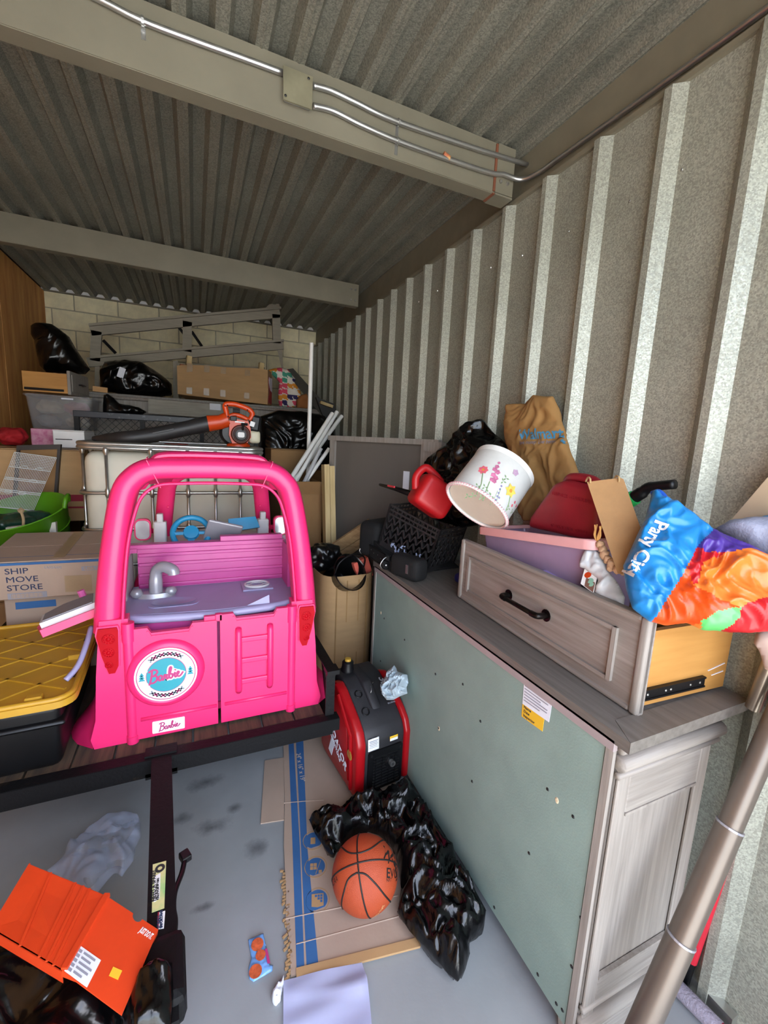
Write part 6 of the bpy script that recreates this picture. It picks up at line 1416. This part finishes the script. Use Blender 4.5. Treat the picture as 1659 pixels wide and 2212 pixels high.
for f in (.12, .3, .48, .75):
    x = e0.x+(e1.x-e0.x)*f; putw('tape_strip', B().bar((x, 4.697, zb_+.04), (x+.01, 4.708, zt2-.02), .05, .002, (0, 1, 0)), TAPE, lc_)
L5 = [Vector((e1.x+.004+a*.08, 4.72+a*.255, z)) for a, z in ((.12, zt2-.06), (.9, zt2-.05), (.9, zb_+.02), (.12, zb_+.02))]
putw('red_label', B().hull(L5, [p+Vector((.003, -.001, 0)) for p in L5]), M('crimson label', '#a01226', rough=.5), lc_)
L6 = [Vector((e1.x+.008+a*.08, 4.72+a*.255, z)) for a, z in ((.14, zt2-.065), (.88, zt2-.055), (.88, zt2-.20), (.5, zt2-.19), (.14, zt2-.13))]
putw('white_label', B().hull(L6, [p+Vector((.003, -.001, 0)) for p in L6]), PAPER, lc_)
# patchwork cushion
QC = [M('patch white', '#d8d2c6', rough=.9), M('patch coral', '#d84a63', rough=.9), M('patch teal', '#3f8f78', rough=.9), M('patch amber', '#d58a2c', rough=.9), M('patch navy', '#2a2352', rough=.9)]
rq = random.Random(5); regs = []
for i in range(9):
    for j in range(9):
        x, y = 575+i*11, 790+j*12; regs.append(([(x, y+i*1), (x+11, y+6), (x+13, y+17), (x+2, y+13)], rq.choice([0, 1, 1, 2, 3, 4, 0, 3])))
me = pxpillow([(578, 800), (590, 796), (605, 794), (622, 798), (638, 818), (648, 842), (652, 862), (642, 879), (622, 883), (604, 880), (600, 860), (603, 825)], Vector((1.0, 4.93, 2.2)), (-.1, -1, .1), .06, .035, res=.009, crum=.008, sc1=8, seed=3, regs=regs)
one('patchwork_cushion', me, QC, 'patchwork cushion in coral, teal, amber and navy by the long carton', 'cushion', smooth=True)
me = pxpillow([(640, 864), (650, 853), (662, 850), (672, 865), (674, 882), (660, 887), (640, 884)], Vector((1.15, 4.78, 2.1)), (-.1, -1, 0), .05, .04, res=.010, crum=.006, seed=5)
one('brown_cushion', me, M('rust brown cloth', '#8f5a30', rough=.95, var=.15), 'round rust brown cushion beside the patchwork cushion', 'cushion', smooth=True)
q = [atY(px, py, y) for px, py, y in ((614, 800, 5.0), (634, 797, 5.0), (730, 905, 4.55), (706, 912, 4.55))]
one('dark_plank', B().hull(q, [p+Vector((.0, .02, .01)) for p in q]), M('dark grey plank', '#4c4a44', rough=.6, var=.1), 'dark grey plank sloping down from the patchwork cushion', 'plank')
q = [atY(px, py, 4.58) for px, py in ((683, 858), (722, 872), (727, 905), (700, 905))]
one('dark_tray', B().hull(q, [p+Vector((.004, .06, 0)) for p in q]), M('black tray', '#1c1a18', rough=.5, var=.1), 'black tray tucked between the dark plank and the ribbed wall', 'tray')
one('wood_block', B().box(.14, .05, .03, atY(705, 874, 4.555), (0, .25, 0)), PINE, 'pale wood block inside the black tray', 'wood')
# leaning grey furniture frame against the block wall
YFm = 5.02
def fpt(px, py, dy=0): return atY(px, py, YFm+dy)
lf_ = thing('leaning_frame', 'grey wooden furniture frame with three uprights leaning on the block wall', 'furniture frame', fpt(380, 870))
def fbar(nm, a, b, h, d, dy=0): return putw(nm, B().bar(fpt(*a, dy), fpt(*b, dy), d, h, (0, 0, 1)), M('grey oak frame', '#867f70', rough=.65, var=.08, stretch=(1, 12, 12)), lf_)
fbar('top_rail', (196, 714), (604, 676), .10, .04); fbar('top_lip', (194, 703), (606, 666), .022, .07, -.015); fbar('bottom_rail', (190, 783), (611, 746), .085, .04); fbar('bottom_lip', (196, 773), (612, 736), .02, .07, -.015)
fbar('upright', (208, 712), (210, 778), .06, .04) if False else None
for a, b in (((209, 716), (206, 780)), ((405, 695), (404, 760)), ((596, 680), (598, 742))):
    putw('upright', B().bar(fpt(*a), fpt(*b), .085, .04, (0, 1, 0)), MATS['grey oak frame'], lf_)
putw('crown_end', B().hull([fpt(px, py, -.03) for px, py in ((574, 664), (582, 657), (603, 656), (606, 668))], [fpt(px, py, .03) for px, py in ((574, 664), (582, 657), (603, 656), (606, 668))]), MATS['grey oak frame'], lf_)
putw('back_leg', B().hull([fpt(px, py) for px, py in ((374, 780), (384, 778), (386, 865), (374, 865))], [fpt(px, py, .05) for px, py in ((374, 780), (384, 778), (386, 865), (374, 865))]), MATS['grey oak frame'], lf_)
putw('back_leg', B().hull([fpt(px, py) for px, py in ((598, 750), (609, 748), (612, 795), (608, 796))], [fpt(px, py, .05) for px, py in ((598, 750), (609, 748), (612, 795), (608, 796))]), MATS['grey oak frame'], lf_)
putw('low_rail', B().bar(fpt(385, 790), fpt(572, 799), .03, .05), MATS['grey oak frame'], lf_)
putw('side_board', B().hull([fpt(px, py) for px, py in ((205, 792), (215, 790), (214, 860), (204, 860))], [fpt(px, py, .05) for px, py in ((205, 792), (215, 790), (214, 860), (204, 860))]), MATS['grey oak frame'], lf_)
for i, (a, b, lb_) in enumerate((((223, 735), (250, 763), 'short black rod behind the end upright of the grey frame'), ((383, 703), (398, 722), 'thin black rod crossing the middle upright of the grey frame'), ((414, 716), (436, 748), 'thicker black rod behind the grey frame beside its middle upright'))):
    one('black_rod', B().tube([fpt(*a, .06), fpt(*b, .06)], .014, 8), BLACKST, lb_, 'rod')
for px, py, lb_ in ((408, 779, 'pale square wood peg standing above the long carton'), (393, 797, 'orange stained wood peg behind the long carton end'), (564, 793, 'small drilled wood peg above the long carton tape')):
    one('wood_peg', B().box(.05, .05, .09, atY(px, py, 4.95 if px != 393 else 5.005), (0, .1, .2), bev=.003, seg=1), PINE if px != 393 else M('reddish peg', '#b0714a', rough=.7), lb_, 'wood peg', 'wood pegs by the long carton')
# right rear: cartons, bin bags, pipes, studs
carton('plain_carton', 'plain carton on the floor by the tank under the black bin bags', .60, 1.36, 4.18, 4.60, 0, .74, CARDD); carton('plain_carton', 'second carton up under the black bin bags', .62, 1.34, 4.2, 4.6, .744, 1.40, CARDD)
linersack([(560, 900), (600, 886), (650, 888), (700, 898), (722, 925), (726, 960), (715, 1000), (690, 1010), (650, 985), (600, 1000), (560, 985)], Vector((.9, 4.32, 1.7)), (0, -1, .1), .12, .12, 'black bin bag heaped on the cartons behind the white pipes', 2.4, res=.013, crum=.05, sc1=7)
carton('plain_carton', 'dark lower carton beneath the pipe carton', .585, .90, 3.22, 3.75, 0, .70, CARDD)
pbx = thing('pipe_carton', 'open brown carton holding white pipes beside the tank', 'box', (.745, 3.48, .704))
for x, y, sx1, sy1 in ((0, -.255, .315, .006), (0, .255, .315, .006), (-.157, 0, .006, .51), (.157, 0, .006, .51)): put('carton_wall', B().box(sx1, sy1, .67, (x, y, .335)), CARDD, pbx)
put('carton_base', B().box(.31, .51, .006, (0, 0, .003)), CARDD, pbx); put('carton_flap', B().box(.31, .006, .11, (0, -.29, .63), (.45, 0, 0)), CARDD, pbx)
fo = carton('open_carton', 'brown carton with a raised flap behind the pipe carton', .60, .96, 3.80, 4.14, .0, 1.60, CARDD, tape=False)
def pipe(a, b, y0, y1, r, lb_, mat=PVC): 
    p0, p1 = atY(*a, y0), atY(*b, y1); d = (p1-p0).normalized()
    t_ = (p0.z-.725)/d.z
    if d.x > .02: t_ = min(t_, (p0.x-.615)/d.x)
    if d.y > .02: t_ = min(t_, (p0.y-3.25)/d.y)
    bl = p0-d*t_
    o_ = one('pvc_pipe', B().tube([p1, p1-d*.001, bl], r, 14), mat, lb_, 'pipe', 'white pipes in the carton', smooth=50)
    return o_
pipe((665, 1030), (673, 741), 3.56, 3.56, .017, 'tall upright white pipe in the pipe carton')
pipe((638, 1018), (718, 893), 3.36, 3.60, .018, 'first of three slanting white pipes fanned from the carton'); pipe((648, 1024), (728, 890), 3.38, 3.66, .018, 'middle of three slanting white pipes fanned from the carton'); pipe((655, 1012), (738, 899), 3.42, 3.72, .018, 'outer slanting white pipe nearest the ribbed wall')
pipe((672, 1012), (693, 968), 3.30, 3.31, .017, 'short grey pipe with an open end among the white pipes', M('grey pipe', '#a9a9aa', rough=.45)); pipe((664, 1036), (711, 969), 3.30, 3.34, .015, 'short slanting white pipe low in the carton')
for i, (dx, lb_) in enumerate(((0, 'pine stud leaning beside the pipe carton, nearer the tank'), (.045, 'pine stud leaning beside the pipe carton, nearer the grey panel'))):
    one('pine_stud', B().bar((.925+dx, 2.98, .0), (.885+dx*.9, 3.10, 1.52-.01*i), .038, .085, (0, 1, 0)), PINE, lb_, 'timber', 'pine studs')
# tall grey furniture panel
A3, B3 = Vector((.955, 3.16, 0)), Vector((1.40, 2.34, 0)); pu = (B3-A3).normalized(); pnm = Vector((pu.y, -pu.x, 0)); pnm = pnm if pnm.x < 0 else -pnm
PL = (B3-A3).length
gp = thing('furniture_carcass', 'tall grey furniture carcass with flat back panel leaning near the ribbed wall', 'furniture panel', (A3+B3)/2)
gm2 = basis(A3, pu, (0, 0, 1))
def gbox(nm, x0, x1, z0, z1, y, d, mat): return putw(nm, B().prism(rect(x1-x0, z1-z0, x0, z0), d, mat=Matrix.Translation(pnm*y) @ (gm2 if gm2.to_3x3().col[2].dot(pnm) > 0 else gm2)), mat, gp)
GPM = M('greige board', '#615b55', rough=.7, var=.06, scale=3, stretch=(1, 1, .2))
gbox('back_panel', 0, PL-.02, .0, 1.70, -.03, .02, GPM); gbox('side_stile', -.02, .03, 0, 1.71, -.02, .03, WOODGREY); gbox('top_rail', -.03, PL, 1.70, 1.735, -.03, .05, WOODGREY); gbox('right_stile', PL-.13, PL-.06, 0, 1.70, -.02, .03, WOODGREY)
for k in range(3): gbox('crown_step', PL-.10+.03*k, PL+.03-.02*k, 1.66-.06*k, 1.72-.06*k, -.02, .05-.008*k, WOODGREY)
gbox('price_tag', PL-.27, PL-.22, 1.40, 1.52, -.009, .001, PAPER)
# tall carton with black bucket beside the trailer
tcx = thing('tall_carton', 'tall open brown carton with soft corners standing beyond the dresser', 'box', (.885, 2.66, 0), (0, 0, .06))
o_ = rrect(.36, .40, .10, 4); o2 = rrect(.35, .39, .10, 4)
b = B(); b.sweep(None, [[Vector((x, y, 0)) for x, y in o_], [Vector((x*1.02, y*1.02, .45)) for x, y in o_], [Vector((x, y, .86)) for x, y in o_], [Vector((x*.97, y*.97, .86)) for x, y in o_], [Vector((x*.97, y*.97, .02)) for x, y in o_]])
put('carton_wall', b, CARD, tcx, smooth=40)
for k, x in enumerate((-.10, -.03, .05, .11)): put('crease', B().box(.008, .003, .80, (x, -.2015, .43)), M('creased cardboard', '#947247', rough=.85), tcx)
bm_ = basis((.80, 2.66, .86), (1, 0, 0), (0, .8, .6))
bk_ = thing('black_bucket', 'glossy black plastic bucket lying in the tall carton', 'bucket', (.835, 2.585, .80), (math.radians(58), 0, .35))
put('bucket_wall', B().lathe([(0, -.10), (.085, -.10), (.115, .10), (.122, .105), (.118, .11), (.108, .10), (.08, -.085), (0, -.085)], 28, loc=(0, 0, .06)), M('gloss black plastic', '#0b0b0c', rough=.16, var=.2), bk_, smooth=50)
put('bucket_bail', B().tube(crom([(-.118, 0, .15), (-.10, .06, .22), (0, .09, .25), (.10, .06, .22), (.118, 0, .15)], 5), .005, 6), BLKPLAST, bk_, smooth=True)
soft('black_coat', (.79, 2.735, .92), (.115, .085, .095), M('black vinyl coat', '#0c0c0d', rough=.3, bump=.3, bscale=14), 'bundled black vinyl coat in the tall carton', 'coat', 6, .18, sub=5, sc1=8)
one('salmon_box', B().box(.11, .045, .14, (1.0, 2.552, .87), (0, -.35, .1), bev=.003, seg=1), M('salmon card', '#d2604f', rough=.6, var=.06), 'salmon red card box in the tall carton', 'box')
soft('khaki_pouch', (.985, 2.497, .825), (.045, .022, .03), M('khaki cloth', '#7d7a58', rough=.9), 'small khaki pouch beside the salmon box', 'pouch', 2, .08)
sl2 = thing('slatted_tray', 'worn slatted wooden tray leaning behind the tall carton', 'tray', atY(770, 1190, 2.80))
for k, (a, b) in enumerate((((690, 1200), (800, 1126)), ((700, 1205), (815, 1130)), ((712, 1210), (830, 1136)), ((728, 1212), (846, 1126)))):
    putw('slat', B().bar(atY(*a, 2.92), atY(*b, 2.66), .02, .04, (0, -.5, 1)), mat_wood('old tray wood', '#8a6a48', '#b4946a', axis=0, scale=3) if 'old tray wood' not in MATS else MATS['old tray wood'], sl2)
